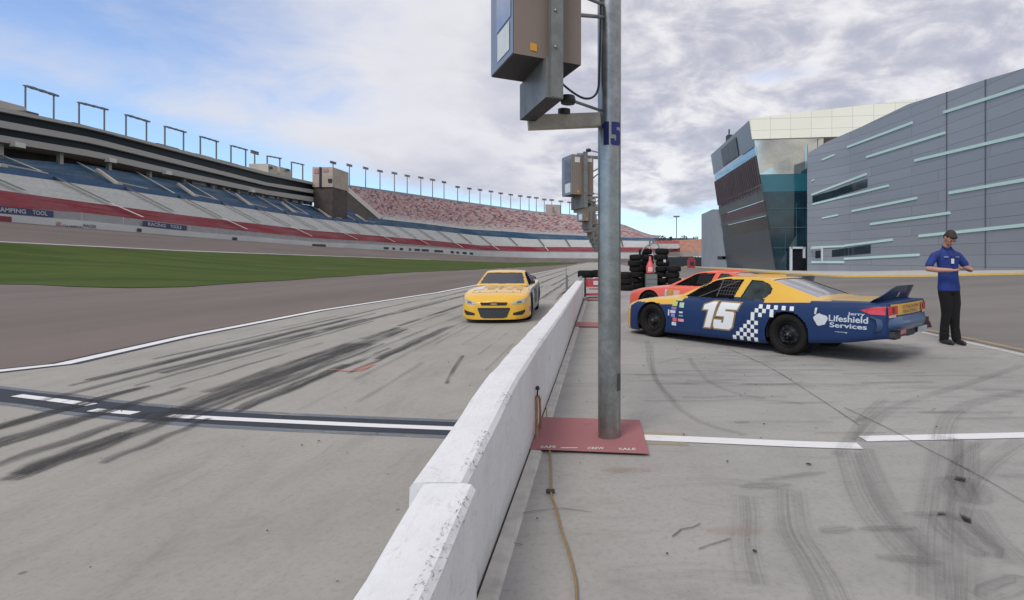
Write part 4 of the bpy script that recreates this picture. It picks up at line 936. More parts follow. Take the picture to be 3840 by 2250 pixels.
pts = smoothcurve([(*G(x, y, .012)[:2], .016) for x, y in rope_px], 8)
ro = thing('air_hose', 'thin tan hose lying on the concrete from the maroon pad towards the camera', 'hose', pts[0])
q = MB(); q.tube(pts, .0062, 8); part('hose_line', q, mat('tan_hose', (.28, .185, .085), .7, var=.25, scale=20), ro)
c_ = G(2064, 1847, .01); q = MB(); q.lathe([(0, -.028), (.012, -.026), (.014, -.008), (.010, 0), (.014, .008), (.012, .026), (0, .028)], Matrix.Translation((c_[0], c_[1], .02)) @ Matrix.Rotation(math.radians(90), 4, 'Y'), 12); part('coupling', q, dk, ro)

# ------------------------------------------------------------------ pole with its light cabinet, repeated down the pit wall
galv = bpy.data.materials.new('galvanised_steel'); n = NB(galv); c = n.coord()
a_ = n.noise(n.map(c, (1, 1, 1.0)), 9, 6, .75); b_ = n.noise(n.map(c, (1, 1, .5)), 60, 3, .7)
col = n.ramp(a_, [(.25, (.19, .20, .195)), (.5, (.28, .29, .28)), (.75, (.40, .405, .38))]); col = n.mix(n.math('MULTIPLY', n.smooth(b_, .5, .8), .3), col, (.32, .33, .31))
n.L.new(col, n.b.inputs['Base Color']); n.b.inputs['Metallic'].default_value = .85; n.L.new(n.math('ADD', .20, n.math('MULTIPLY', a_, .25)), n.b.inputs['Roughness'])
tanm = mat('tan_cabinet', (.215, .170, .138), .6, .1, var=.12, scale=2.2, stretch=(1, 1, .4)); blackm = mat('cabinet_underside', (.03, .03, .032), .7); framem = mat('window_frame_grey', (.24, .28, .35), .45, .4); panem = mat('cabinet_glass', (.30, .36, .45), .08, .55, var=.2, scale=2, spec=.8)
whitem = mat('white_lamp_panel', (.62, .64, .60), .4, var=.1); blackp = mat('black_plastic', (.02, .02, .022), .5); stk = mat('orange_sticker', (.65, .30, .03), .5); navyt = mat('navy_numerals', (.02, .025, .16), .6)
galv2 = mat('dull_zinc', (.19, .195, .185), .5, .5, var=.3, scale=8)
PX, PY_ = .08, 4.45
def pit_pole():
    t = thing('pit_pole', 'galvanised steel pole with a tan light cabinet and blue 15 nearest the camera', 'pole', (PX, PY_, 0), group='poles with light cabinets along the pit wall')
    q = MB(); q.tube([(PX, PY_, 0.008), (PX, PY_, .5), (PX, PY_, 2.2), (PX, PY_, 3.0), (PX, PY_, 4.45)], [.092, .092, .093, .096, .097], 40); sh = part('shaft', q, galv, t)
    q = MB(); q.tube([(PX, PY_, 0.006), (PX, PY_, .014)], .112, 32); part('base_plate', q, galv2, t)
    # hand hole cover
    q = MB(); q.grid([[(PX + .0945 * math.sin(a), PY_ - .0945 * math.cos(a), z) for z in (.40, .54)] for a in [math.radians(v) for v in (42, 50, 58, 66, 74)]]); part('hand_hole', q, mat('hand_hole_dark', (.06, .065, .065), .6), t)
    R0 = .0975; q = MB()
    for pg in (ONE, FIVE): dec_pts(pg, lambda a, b: (PX + R0 * math.sin((-.068 + a * .175) / R0), PY_ - R0 * math.cos((-.068 + a * .175) / R0), 2.365 + b * .185), q, 0, 3); part('painted_number', q, navyt, t)
    A_, B_, C_, D_ = (-.56, 3.58), (-.127, 3.80), (-.364, 4.27), (-.797, 4.05)
    z0, z1 = 2.80, 3.62
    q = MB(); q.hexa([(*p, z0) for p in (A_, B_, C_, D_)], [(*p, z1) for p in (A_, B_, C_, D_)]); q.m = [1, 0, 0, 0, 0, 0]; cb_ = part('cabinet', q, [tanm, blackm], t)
    ad = (Vector(D_) - Vector(A_)); adn = ad.normalized(); no = Vector((-adn.y, adn.x)); no = no if no.x < 0 else -no
    def L_(u, z, d=.006): p = Vector(A_) + ad * u + no * d; return (p.x, p.y, z)
    q = MB(); q.quad([L_(0, z0 + .005, .004), L_(1, z0 + .005, .004), L_(1, z1 - .005, .004), L_(0, z1 - .005, .004)]); dr_ = part('glazed_door', q, framem, t)
    q = MB(); q.quad([L_(.14, z0 + .05, .008), L_(.66, z0 + .05, .008), L_(.66, z0 + .24, .008), L_(.14, z0 + .24, .008)]); part('lamp_panel', q, whitem, dr_)
    q = MB(); q.quad([L_(.08, z0 + .26, .008), L_(.70, z0 + .26, .008), L_(.70, z1 - .06, .008), L_(.08, z1 - .06, .008)]); part('pane', q, panem, dr_)
    ab = Vector(B_) - Vector(A_); abn = ab.normalized(); nf = Vector((abn.y, -abn.x)); nf = nf if nf.y < 0 else -nf
    def K_(u, z, d=.004): p = Vector(A_) + ab * u + nf * d; return (p.x, p.y, z)
    q = MB(); q.quad([K_(.23, z0 + .04), K_(.33, z0 + .036), K_(.33, z0 + .085), K_(.23, z0 + .09)]); part('sticker', q, stk, t)
    q = MB(); q.quad([K_(.12, z1 - .16), K_(.36, z1 - .16), K_(.36, z1 - .05), K_(.12, z1 - .05)]); q.quad([K_(.52, z1 - .13), K_(.93, z1 - .13), K_(.93, z1 - .06), K_(.52, z1 - .06)]); part('sticker', q, whitem, t)
    # vertical strut before the cabinet, lower bracket, arms to the pole
    s0 = Vector((-.300, 3.655)); q = MB(); q.box((s0.x + .01, s0.y, (2.53 + z1 + .06) / 2), (.085, .05, z1 + .06 - 2.53), math.atan2(abn.y, abn.x)); part('strut', q, galv2, t)
    e0, e1 = Vector((-.30, 3.66)), Vector((-.56, 4.26)); q = MB(); zb2, zt2 = 2.53, 2.80
    dd = (e1 - e0).normalized(); pn = Vector((dd.y, -dd.x)) * .06
    def E_(p, s_, z): v = p + pn * s_; return (v.x, v.y, z)
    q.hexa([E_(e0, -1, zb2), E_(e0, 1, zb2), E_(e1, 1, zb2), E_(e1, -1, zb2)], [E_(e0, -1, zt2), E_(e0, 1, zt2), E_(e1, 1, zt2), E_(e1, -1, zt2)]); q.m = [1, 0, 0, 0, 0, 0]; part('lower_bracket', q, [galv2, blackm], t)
    q = MB(); q.bar((-.56, 4.30, 2.525), (.0, 4.43, 2.58), .09, .105); part('support_arm', q, mat('pale_zinc_arm', (.36, .335, .28), .55, .25, var=.3, scale=9), t)
    q = MB(); q.tube([(-.28, 4.35, 2.60), (-.28, 4.35, 2.645)], .05, 12); part('clamp', q, blackp, t)
    for zk, rk in ((2.645, 1), (3.80, 1)):
        q = MB(); q.tube([(-.20, 4.12, zk), (-.0, 4.39, zk + .005)], .012, 8); kk = part('side_rod', q, galv2, t)
        q = MB(); q.lathe([(0, -.032), (.052, -.03), (.058, 0), (.050, .028), (0, .034)], Matrix.Translation((-.235, 4.09, zk)), 16); part('knob', q, blackp, kk)
    q = MB(); q.bar((-.45, 4.16, 3.68), (.0, 4.42, 3.70), .07, .06); q.box((-.40, 4.1, 3.69), (.16, .16, .07)); part('upper_arm', q, galv2, t)
    q = MB(); q.tube(smoothcurve([(-.29, 3.98, 2.81), (-.27, 4.02, 2.74), (-.12, 4.24, 2.70), (-.02, 4.35, 2.78), (.0, 4.372, 3.0), (.01, 4.352, 3.5), (.012, 4.352, 4.3)], 6), .009, 6); part('power_cable', q, blackp, t)
    q = MB()
    for zz3 in (2.86, 3.10, 3.34, 3.56): q.lathe([(.012, 0), (.010, .008), (0, .009)], Matrix.Translation((-.30 + .01, 3.655 - .028, zz3)) @ Matrix.Rotation(math.radians(90), 4, 'X'), 6)
    part('strut_bolts', q, galv, t)
    for za_, zb3 in ((3.16, 3.39), (3.30, 3.49)):
        q = MB(); q.tube([(-.14, 3.83, za_), (.03, 4.38, zb3)], .014, 8); part('tie_rod', q, galv2, t)
    return t
p0 = pit_pole()
pad0 = None
def pad(y, lab, txt):
    t = thing('painted_pad', lab, 'painted pad', (-.1, y, 0), group='maroon pads painted round the pole feet')
    q = MB(); q.grid([[(-.525, y - .31, .0225), (.365, y - .41, .0225)], [(-.525, y + .54, .0225), (.36, y + .45, .0225)]], 0, False, [[(0, 0), (1, 0)], [(0, 1), (1, 1)]]); part('paint', q, R_paint, t)
    if txt:
        for s_, x0, x1 in (('SAFE', -.45, -.33), ('CREW', -.09, .035), ('SALE', .145, .275)):
            vs, fs = text_mesh(s_, 1, bold=.02); vs = fit(vs, x0, x1, y - .285 - (x0 + .5) * .08, y - .235 - (x0 + .5) * .08); q = MB(); q.raw([(a, b, .0245) for a, b in vs], fs); part('lettering', q, whitem, t)
        q = MB(); q.box((-.23, y - .285, .0245), (.13, .014, .001)); part('painted_dash', q, whitem, t)
    return t
pad(4.45, 'maroon painted pad with white lettering at the foot of the nearest pole', True)
ordn = ['second', 'third', 'fourth', 'fifth', 'sixth', 'seventh', 'eighth', 'ninth', 'tenth']
for k in range(1, 10):
    c_ = copy_tree(p0); c_.location = (PX, PY_ + 7.65 * k, 0); c_['label'] = f'{ordn[k-1]} pole with light cabinet counted from the camera along the pit wall'
    for ch in list(c_.children):
        if ch.name.startswith('painted_number'): bpy.data.objects.remove(ch)
    if k < 4: pad(4.45 + 7.65 * k, f'maroon painted pad under the {ordn[k-1]} pole from the camera', False)

# ------------------------------------------------------------------ things in the lane beyond the wall end
t = thing('pit_cart', 'low dark pit cart with a red panel behind the end of the white wall', 'cart', (-.25, 20.9, 0))
dark = mat('dark_frame', (.05, .055, .06), .6, var=.3, scale=5); redm = mat('cart_red_paint', (.50, .06, .07), .5, var=.2, scale=6)
q = MB(); [q.bar((x, y, .05), (x, y, .78), .06) for x in (-.55, .25) for y in (20.8, 21.4)]; part('frame', q, dark, t)
q = MB(); q.box((-.15, 21.1, .58), (.78, .56, .30)); part('red_panel', q, redm, t)
q = MB(); q.box((-.02, 20.80, .58), (.42, .03, .16)); part('white_label', q, whitem, t)
q = MB(); q.box((-.15, 21.1, .13), (.78, .6, .06)); part('lower_shelf', q, redm, t)
tyre_m = mat('tyre_black', (.014, .012, .011), .85, var=.5, scale=5, bump=.2, spec=.2); 
def tyre_mesh(R=.34, W=.28, r=.20):
    q = MB(); q.lathe([(r, -W / 2 + .02), (r + .05, -W / 2), (R - .05, -W / 2 + .005), (R - .012, -W / 2 + .035), (R, -W / 2 + .07), (R, W / 2 - .07), (R - .012, W / 2 - .035), (R - .05, W / 2 - .005), (r + .05, W / 2), (r, W / 2 - .02), (r - .01, 0), (r, -W / 2 + .02)], None, 36); return q.mesh('tyre', tyre_m)
TY = tyre_mesh()
def tyre(x, y, z, lab, rot=(0, 0, 0), grp='race tyres stacked behind the cars'):
    o = bpy.data.objects.new('race_tyre', TY); COL.objects.link(o); o.location = (x, y, z); o.rotation_euler = rot; tag(o, lab, 'tyre', grp); return o
for k, (dx_, dz_) in enumerate(((-.35, 0), (0.18, 0.02))): tyre(-.15 + dx_, 21.1, .91 + dz_, 'black tyre lying on top of the low pit cart, ' + ('left one' if k == 0 else 'right one'), grp='tyres lying on the pit cart')
def col_(px, Y, nn, desc):
    x = (px - CX) / F * Y
    hn = ['bottom', 'second', 'third', 'fourth', 'fifth', 'sixth', 'top']
    for k in range(nn):
        tyre(x + .05 * math.sin(k * 2.1 + px), Y + .05 * math.cos(k * 3.3 + px), .16 + .285 * k, f'black race tyre, {hn[k] if k < nn-1 else "top"} of the {desc}', (.06 * math.sin(k * 5 + px), .06 * math.cos(k * 4 + px), k))
    return x
for px, Y, nn, desc in ((2345, 26.0, 3, 'low leftmost stack beside the pole'), (2384, 27.2, 6, 'second stack from the left'), (2424, 27.9, 7, 'tall middle stack behind the red can'), (2482, 27.0, 7, 'tallest stack with white labels'), (2526, 26.4, 4, 'rightmost stack above the orange hood')):
    x = col_(px, Y, nn, desc)
    if px == 2482: xt = x
for k, (zz_, s_) in enumerate(((1.40, .10), (.98, .16), (.55, .18))):
    q = MB(); R = [[(xt + .12 + .345 * math.sin(a), 27 - .345 * math.cos(a), zz_ + z) for z in (-.06, .06 + .01 * k)] for a in [v * s_ * 2.2 for v in (-1, -.5, 0, .5, 1)]]
    R = [[(xt + .347 * math.sin(a + .3), 27 - .347 * math.cos(a + .3), zz_ + z) for z in (-.06, .07)] for a in [v * s_ * 1.8 for v in (-1, -.5, 0, .5, 1)]]
    q.grid(R); single('tyre_label', q, whitem, 'white label stuck on the tallest tyre stack, ' + ('topmost', 'middle', 'lowest')[k], 'label', (xt, 27, zz_), group='white labels on the tyres')
# red fuel can on a grey cabinet, grey hose loop
x = (2438 - CX) / F * 26.3
t = thing('fuel_can', 'red and pink fuel can standing on a grey cabinet between the tyre stacks', 'fuel can', (x, 26.3, .95))
q = MB(); q.lathe([(0, .80), (.17, .80), (.19, .84), (.19, 1.15), (.13, 1.28), (.06, 1.45), (.05, 1.62), (0, 1.62)], Matrix.Translation((x, 26.3, 0)), 20); part('can_body', q, mat('can_red', (.62, .10, .10), .4, var=.2, scale=8), t)
q = MB(); q.grid([[(x + .193 * math.sin(a), 26.3 - .193 * math.cos(a), z) for z in (.90, 1.12)] for a in (-.6, -.3, 0, .3, .6)]); part('pale_label', q, mat('pale_pink_label', (.75, .42, .38), .5), t)
t = thing('tool_cabinet', 'dull grey tool cabinet under the red fuel can', 'cabinet', (x, 26.3, 0))
q = MB(); q.box((x + .05, 26.35, .42), (.55, .5, .72)); part('cabinet_body', q, mat('cabinet_grey', (.12, .14, .13), .6, var=.3, scale=5), t)
for k in range(3):
    q = MB(); q.box((x + .05, 26.09, .2 + .22 * k), (.5, .02, .19)); part('drawer', q, mat('drawer_grey', (.16, .18, .17), .5), t)
q = MB(); q.tube(smoothcurve([P(2404, 955, 27.5), P(2412, 935, 27.5), P(2432, 918, 27.5), P(2458, 912, 27.5), P(2470, 922, 27.5), P(2468, 945, 27.5)], 6), .035, 8); single('grey_hose_loop', q, mat('grey_hose', (.26, .28, .27), .6, var=.2), 'thick grey hose arching over the tyre stacks', 'hose', P(2404, 955, 27.5))
t = thing('lane_marker', 'thin grey marker post with a flat panel standing in the pit lane', 'marker post', (-1.45, 24.2, 0))
q = MB(); q.tube([(-1.47, 24.2, 0), (-1.47, 24.2, 1.35)], .012, 8); part('post', q, galv2, t)
q = MB(); q.box((-1.44, 24.2, .48), (.10, .03, .62)); part('panel', q, galv2, t)
q = MB(); q.tube([(-1.47, 24.2, .0), (-1.47, 24.2, .03)], .12, 12); part('base', q, dark, t)
q = MB(); q.lathe([(.20, 0), (.20, .03), (.12, .04), (.03, .5), (0, .5)], Matrix.Translation((-.35, 34, 0)), 16); 
single('white_cone', q, whitem, 'small white cone on the pavement behind the pit cart', 'cone', (-.35, 34, 0))
# ------------------------------------------------------------------ stock cars
XS = np.arange(2.22, -2.4801, -.02)
def sm(tab, k=5):
    t = sorted(tab); x = np.arange(-2.7, 2.5, .01); y = np.interp(x, [a for a, b in t], [b for a, b in t])
    ker = np.ones(2 * k + 1) / (2 * k + 1); y2 = np.convolve(np.pad(y, k, 'edge'), ker, 'valid'); y2 = np.convolve(np.pad(y2, k, 'edge'), ker, 'valid')
    return lambda v: float(np.interp(v, x, y2))
W_ = sm([(2.24, .52), (2.20, .62), (2.12, .76), (1.98, .86), (1.75, .915), (1.355, .93), (.9, .915), (.3, .915), (-.6, .92), (-1.355, .935), (-1.9, .925), (-2.3, .88), (-2.48, .82)], 4)
ZC = sm([(2.24, .47), (2.18, .56), (2.05, .645), (1.8, .705), (1.355, .765), (.85, .815), (0, .83), (-1.2, .86), (-1.8, .875), (-2.3, .88), (-2.48, .875)], 5)
ZS = sm([(2.24, .42), (2.18, .49), (2.05, .58), (1.8, .66), (1.355, .715), (.85, .745), (0, .765), (-1.0, .79), (-1.6, .825), (-2.2, .85), (-2.48, .855)], 5)
ZB = sm([(2.24, .09), (1.9, .10), (1.0, .12), (-.9, .13), (-1.7, .22), (-2.1, .28), (-2.48, .38)], 5)
def ring(x):
    w_, zc_, zs_, zb_ = W_(x), ZC(x), ZS(x), ZB(x); d_ = zc_ - zs_; h = zs_ - zb_
    c = [(.955 * w_, zb_), (1.0 * w_, zb_ + .05), (1.005 * w_, zb_ + .30 * h), (1.0 * w_, zb_ + .58 * h), (.985 * w_, zb_ + .80 * h), (.955 * w_, zb_ + .94 * h), (.90 * w_, zs_ + .10 * d_), (.80 * w_, zs_ + .45 * d_), (.55 * w_, zs_ + .85 * d_), (.28 * w_, zs_ + .97 * d_), (0, zc_)]
    return smoothcurve(c, 4)
def half_w(x, z):
    r = ring(x); zz_ = [p[1] for p in r]; yy_ = [p[0] for p in r]
    return float(np.interp(z, zz_, yy_)) if z < zz_[-1] else 0
def side_pt(x, z, d=.006, s=1): return (x, s * (half_w(x, z) + d), z)
def front_x(y, z):
    lo, hi = 1.0, 2.22
    if half_w(2.22, z) >= abs(y): return 2.22 + NOSE(y, z)
    for _ in range(22):
        m_ = (lo + hi) / 2
        if half_w(m_, z) >= abs(y): lo = m_
        else: hi = m_
    return lo
def NOSE(y, z): w_ = max(.05, half_w(2.22, z)); return .05 * max(0, 1 - (abs(y) / w_) ** 2)
AX, WR, AR = 1.355, .315, .352
ZG = sm([(.86, .80), (.78, .84), (.10, 1.145), (-.1, 1.175), (-.45, 1.185), (-.85, 1.165), (-1.0, 1.125), (-1.72, .895), (-1.86, .865)], 5)
YE = sm([(.86, .74), (.10, .58), (-.5, .565), (-.95, .575), (-1.86, .66)], 6)
YB = sm([(.86, .80), (.5, .835), (-.6, .84), (-1.3, .84), (-1.86, .80)], 6)
ZBL = lambda x: ZS(x) - .015
def inpoly(x, z, poly):
    r = False; j = len(poly) - 1
    for i in range(len(poly)):
        a, b = poly[i], poly[j]
        if (a[1] > z) != (b[1] > z) and x < (b[0] - a[0]) * (z - a[1]) / (b[1] - a[1]) + a[0]: r = not r
        j = i
    return r
WIN1 = [(.66, .80), (.60, .84), (.12, 1.095), (.0, 1.12), (-.44, 1.13), (-.35, .80)]
WIN2 = [(-.47, .81), (-.58, 1.12), (-.78, 1.11), (-.92, 1.06), (-1.0, .99), (-1.0, .92), (-.93, .85), (-.84, .81)]
def stock_car(name, label, loc, head, paint, mats, sidewin=True, ws=1.0, tail=1.0, body_label=None, group=None):
    """paint(x, y, z, top) -> material slot"""
    t = thing(name, label, 'race car', loc, math.atan2(head[1], head[0]), group)
    def part_(nm, q, mm, par=None, lab=None, weld=False):
        q.v = [(a if a > -1.7 else -1.7 + (a + 1.7) * tail, b * ws, c) for a, b, c in q.v]; return part(nm, q, mm, par or t, True, lab, weld)
    # lower body
    def arch(x, z):
        for ax in (AX, -AX):
            if (x - ax) ** 2 + (z - WR) ** 2 < AR ** 2: return ax
        return None
    q = MB(); R = []
    for x in XS:
        r = ring(x); R.append([(x, y, z) for y, z in r] + [(x, -y, z) for y, z in r[::-1][1:]])
    hole = lambda i, j, c: abs(c[1]) > .55 and arch(c[0], c[2]) is not None
    q.grid(R, lambda i, j, c: paint(c[0], c[1], c[2]), True, None, hole)
    used = set(k for f in q.f for k in f)
    for k in used:
        x, y, z = q.v[k]
        if abs(y) > .55:
            ax = arch(x, z)
            if ax is not None:
                d_ = math.hypot(x - ax, z - WR) or 1e-6; q.v[k] = (ax + (x - ax) / d_ * AR, y, WR + (z - WR) / d_ * AR)
    # nose and tail caps
    for x0, sg in ((XS[0], 1), (XS[-1], -1)):
        base = [(y, z) for y, z in ring(x0)]; full = base + [(-y, z) for y, z in base[::-1][1:]]
        rows_ = []
        for k in range(9):
            f = 1 - k / 8
            rows_.append([(x0 + sg * (.05 if sg > 0 else .035) * (1 - f * f), y * f, z) for y, z in full])
        q.grid(rows_, lambda i, j, c: paint(c[0], c[1], c[2]), True)
    body = part_('body', q, mats, weld=True, lab=body_label)
    q = MB(); q.grid([[(x, -.93 * W_(x), ZB(x) + .015), (x, .93 * W_(x), ZB(x) + .015)] for x in XS[::8]], 0, False)
    for ax in (AX, -AX):
        for s in (1, -1):
            n_ = 14; q.grid([[(ax + AR * math.cos(a), s * yy_, WR + AR * math.sin(a)) for yy_ in (.50, .905)] for a in [math.pi * (k / n_) for k in range(-1, n_ + 2)]], 0, True)
            q.raw([(ax + AR * math.cos(a), s * .50, WR + AR * math.sin(a)) for a in [2 * math.pi * k / 24 for k in range(24)]], [tuple(range(24))])
    part_('underbody', q, blackm)
    # greenhouse: sides with window openings, top with both screens
    gx = np.arange(.84, -1.84, -.0125); glass = MB(); cab = MB(); qwin = MB()
    for s in (1, -1):
        R = []
        for x in gx:
            yb_, zb_ = YB(x) * .985, ZBL(x); ye, ze = YE(x), max(ZG(x) - .022, ZBL(x) + .001)
            R.append([(x, s * (yb_ + (ye - yb_) * v + .018 * math.sin(math.pi * v)), zb_ + (ze - zb_) * v) for v in [k / 32 for k in range(33)]])
        w1 = lambda i, j, c: inpoly(c[0], c[2], WIN1); w2 = lambda i, j, c: inpoly(c[0], c[2], WIN2)
        cab.grid(R, lambda i, j, c: paint(c[0], c[1], c[2], 'side'), True, None, lambda i, j, c: w1(i, j, c) or w2(i, j, c))
        ins = [[(p[0], p[1] - s * .02, p[2]) for p in r] for r in R]
        for wf_, nm in ((w1, 'side_window'), (w2, 'quarter_window')):
            g_ = MB(); g_.grid(ins, 0, True, None, lambda i, j, c: not wf_(i, j, c)); part_(nm, g_, MATS['car_interior_dark'] if nm == 'side_window' else MATS['quarter_glass'])
        # window trim: thin dark edge following the door opening
    R = []
    ts = [k / 20 for k in range(-20, 21)]
    for x in gx: ye, zg = YE(x), ZG(x); R.append([(x, ye * t_, zg - .022 * abs(t_) ** 3) for t_ in ts])
    wsn = lambda c: .16 < c[0] + .02 * (abs(c[1]) * 2) ** 2 < .76 and abs(c[1]) < YE(c[0]) * .925
    rwn = lambda c: -1.70 < c[0] < -.94 and abs(c[1]) < YE(c[0]) * .955
    cab.grid(R, lambda i, j, c: paint(c[0], c[1], c[2], 'top'), True, None, lambda i, j, c: wsn(c) or rwn(c))
    part_('cabin', cab, mats, weld=True)
    ins = [[(p[0], p[1], p[2] - .008) for p in r] for r in R]
    g_ = MB(); g_.grid(ins, 0, True, None, lambda i, j, c: not wsn(c)); part_('windshield', g_, MATS['screen_glass'])
    g_ = MB(); g_.grid(ins, 0, True, None, lambda i, j, c: not rwn(c)); part_('rear_window', g_, MATS['rear_glass'])
    q = MB()
    for yy_ in (-.2, .2): q.grid([[(x, yy_ - .012, ZG(x) + .004), (x, yy_ + .012, ZG(x) + .004)] for x in np.arange(-.95, -1.70, -.05)], 0, False)
    part_('screen_strap', q, blackp)
    q = MB()
    for yy_ in (-.24, .0, .24): q.bar((-.15, yy_, 1.175), (-.75, yy_, 1.182), .012, .03)
    part_('roof_rail', q, mats[paint(-.4, 0, 1.2, 'top')])
    # spoiler
    q = MB(); sp_ = []
    for k in range(13):
        u = -1 + k / 6; yy_ = u * .76; h = .215 * (1 - .10 * abs(u) ** 4) * min(1, .30 + (1 - u) * 1.15); x0 = -2.36 + .06 * abs(u) ** 3
        sp_.append([(x0, yy_, .865), (x0 - .07, yy_, .865 + h), (x0 - .082, yy_, .862 + h), (x0 - .02, yy_, .862)])
    q.grid([r + [r[0]] for r in sp_], 0, False)
    part_('spoiler', q, MATS['spoiler_paint'] if name != 'plain' else mats[0])
    # wheels
    for ax in (AX, -AX):
        for s in (1, -1):
            M = Matrix.Translation((ax, s * .775, WR)) @ Matrix.Rotation(math.radians(-90 * s), 4, 'X')
            q = MB(); q.lathe([(.195, .09), (.22, .128), (.285, .135), (.303, .118), (WR, .08), (WR, -.08), (.303, -.118), (.285, -.135), (.20, -.12)], M, 40); wh = part_('wheel', q, tyre_m if name != 'race_car_dirty' else tyre_m)
            q = MB(); q.lathe([(.197, .09), (.19, .11), (.180, .10), (.172, .05), (.16, .035), (.10, .045), (.062, .075), (.055, .095), (0, .098)], M, 40)
            for k in range(10):
                a = 2 * math.pi * k / 10; c0 = M @ Vector((.125 * math.cos(a), .125 * math.sin(a), .046)); q.raw([tuple(M @ Vector((.125 * math.cos(a) + .019 * math.cos(b), .125 * math.sin(a) + .019 * math.sin(b), .047))) for b in [2 * math.pi * j / 10 for j in range(10)]], [tuple(range(10))], 1)
            part_('rim', q, [MATS['rim_black'], vd], wh)
            q = MB()
            for k in range(5):
                a = 2 * math.pi * k / 5 + .3; q.tube([tuple(M @ Vector((.05 * math.cos(a), .05 * math.sin(a), .09))), tuple(M @ Vector((.05 * math.cos(a), .05 * math.sin(a), .115)))], .010, 6)
            q.lathe([(.028, .095), (.026, .12), (0, .122)], M, 12); part_('hub', q, MATS['hub_grey'], wh)
    return t, part_
mat('car_interior_dark', (.007, .006, .006), .9, var=.8, scale=5, spec=.05); mat('quarter_glass', (.025, .035, .036), .2, var=.9, scale=5, spec=.35); mat('screen_glass', (.010, .014, .030), .06, var=.7, scale=4, spec=.6)
mat('rim_black', (.008, .008, .008), .5, spec=.3); mat('hub_grey', (.10, .10, .10), .5, .5); mat('spoiler_paint', (.014, .028, .085), .35, coat=.3)
rg = bpy.data.materials.new('rear_glass'); MATS['rear_glass'] = rg; n = NB(rg); n.b.inputs['Base Color'].default_value = (.30, .29, .33, 1); n.b.inputs['Roughness'].default_value = .14; n.b.inputs['Metallic'].default_value = .55; n.b.inputs['Coat Weight'].default_value = .6
navy = mat('navy_paint', (.009, .030, .100), .45, coat=.10, spec=.3, var=.12, scale=2); yel = mat('yellow_paint', (.70, .40, .040), .3, coat=.5, var=.05, scale=2); cream_p = mat('pale_cream_paint', (.62, .50, .30), .4, coat=.3, var=.1, scale=8)
blackt = mat('black_trim', (.014, .014, .016), .6); redl = mat('red_lamp', (.55, .02, .025), .2, coat=.6, var=.15, scale=12); whited = mat('white_decal', (.74, .74, .72), .5, var=.03); goldd = mat('gold_brown_decal', (.27, .175, .075), .5, var=.15, scale=10)
def rect(x0, z0, x1, z1): return [(x0, z0), (x1, z0), (x1, z1), (x0, z1)]

ONE2 = [(0, 0), (.24, 0), (.24, 1), (.10, 1), (-.22, .86), (-.22, .68), (0, .68)]
FIVE2 = [(.40, 0), (.96, 0), (1.04, .10), (1.0, .60), (.95, .665), (.64, .665), (.64, .745), (1.05, .745), (1.09, .99), (.38, .99), (.34, .47), (.66, .47), (.68, .23), (.60, .23), (.60, .33), (.30, .33), (.34, .08)]
# --- number 15 car
def paint15(x, y, z, where='body'):
    w_ = W_(x)
    if where == 'side': return 0 if z < .832 and -.92 < x < .60 else 1
    if where == 'top': return 1
    if x > 1.93: return 2 if z > .50 or z < .2 else 1
    if abs(y) < .86 * w_:
        if x < -2.46: return 1 if .68 < z < .835 else 0
        if x < -1.9 and (abs(y) > .74 * w_ or x < -2.30): return 0
        return 1 if z > ZS(x) - .02 else 0
    if x > .80 and z > .635 + (x - .8) * .02 - (.25 * (x - 1.75) if x > 1.75 else 0) * 2: return 1
    if z > ZS(x) - .012 and x > -1.70 and not -.95 < x < .66: return 1
    return 0
head15 = Vector((-.69, .723, 0)).normalized()
car, pp = stock_car('race_car', 'navy and yellow race car with a big white 15 on its door', (2.573, 9.962, 0), head15, paint15, [navy, yel, cream_p], tail=1.34)
smap = lambda d: (lambda a, b: side_pt(a, b, d))
# door number with gold outline: built reading left to right from the driver's side (local x runs backwards)
def num_map(d_): return lambda a, b: side_pt(-(-.15 + a * .52 + b * .125), .30 + b * .445, d_)
for pg in (ONE2, FIVE2):
    q = MB(); dec_pts(offset_poly(pg, .055), num_map(.005), q, 0, 3); pp('number_outline', q, goldd)
    q = MB(); dec_pts(pg, num_map(.009), q, 0, 3); pp('door_number', q, whited)
q = MB(); cw = .066
for r_, xs in {0: (-.52, -.585 - .066, -.585 - .132, -.585 - .198 - .0), }.items(): pass
CH = []
for gx_, gz_ in ((0, 0), (1, 1), (2, 0), (2, 2), (3, 1), (4, 0), (3, 3), (4, 2), (5, 1), (5, 3), (4, 4), (5, 5), (6, 4), (6, 0), (6, 2), (5, 6.0), (6, 7), (7, 6), (7, 8), (8, 7), (9, 8), (10, 7), (11, 8), (12, 7), (13, 8), (14, 7), (9, 9.2), (11, 9.2), (13, 9.2), (15, 8), (10, 6.2), (8, 9)):
    x0 = -.42 - gx_ * .066; z0 = .155 + gz_ * .066
    ax_d = math.hypot((x0 - .033) + AX, z0 + .03 - WR)
    if ax_d < AR + .012 or z0 + .066 > ZS(x0) - .012: continue
    dec_pts(rect(x0 - .0655, z0, x0, z0 + .0655), smap(.006), q, 0, 1)
pp('checker_decal', q, whited)
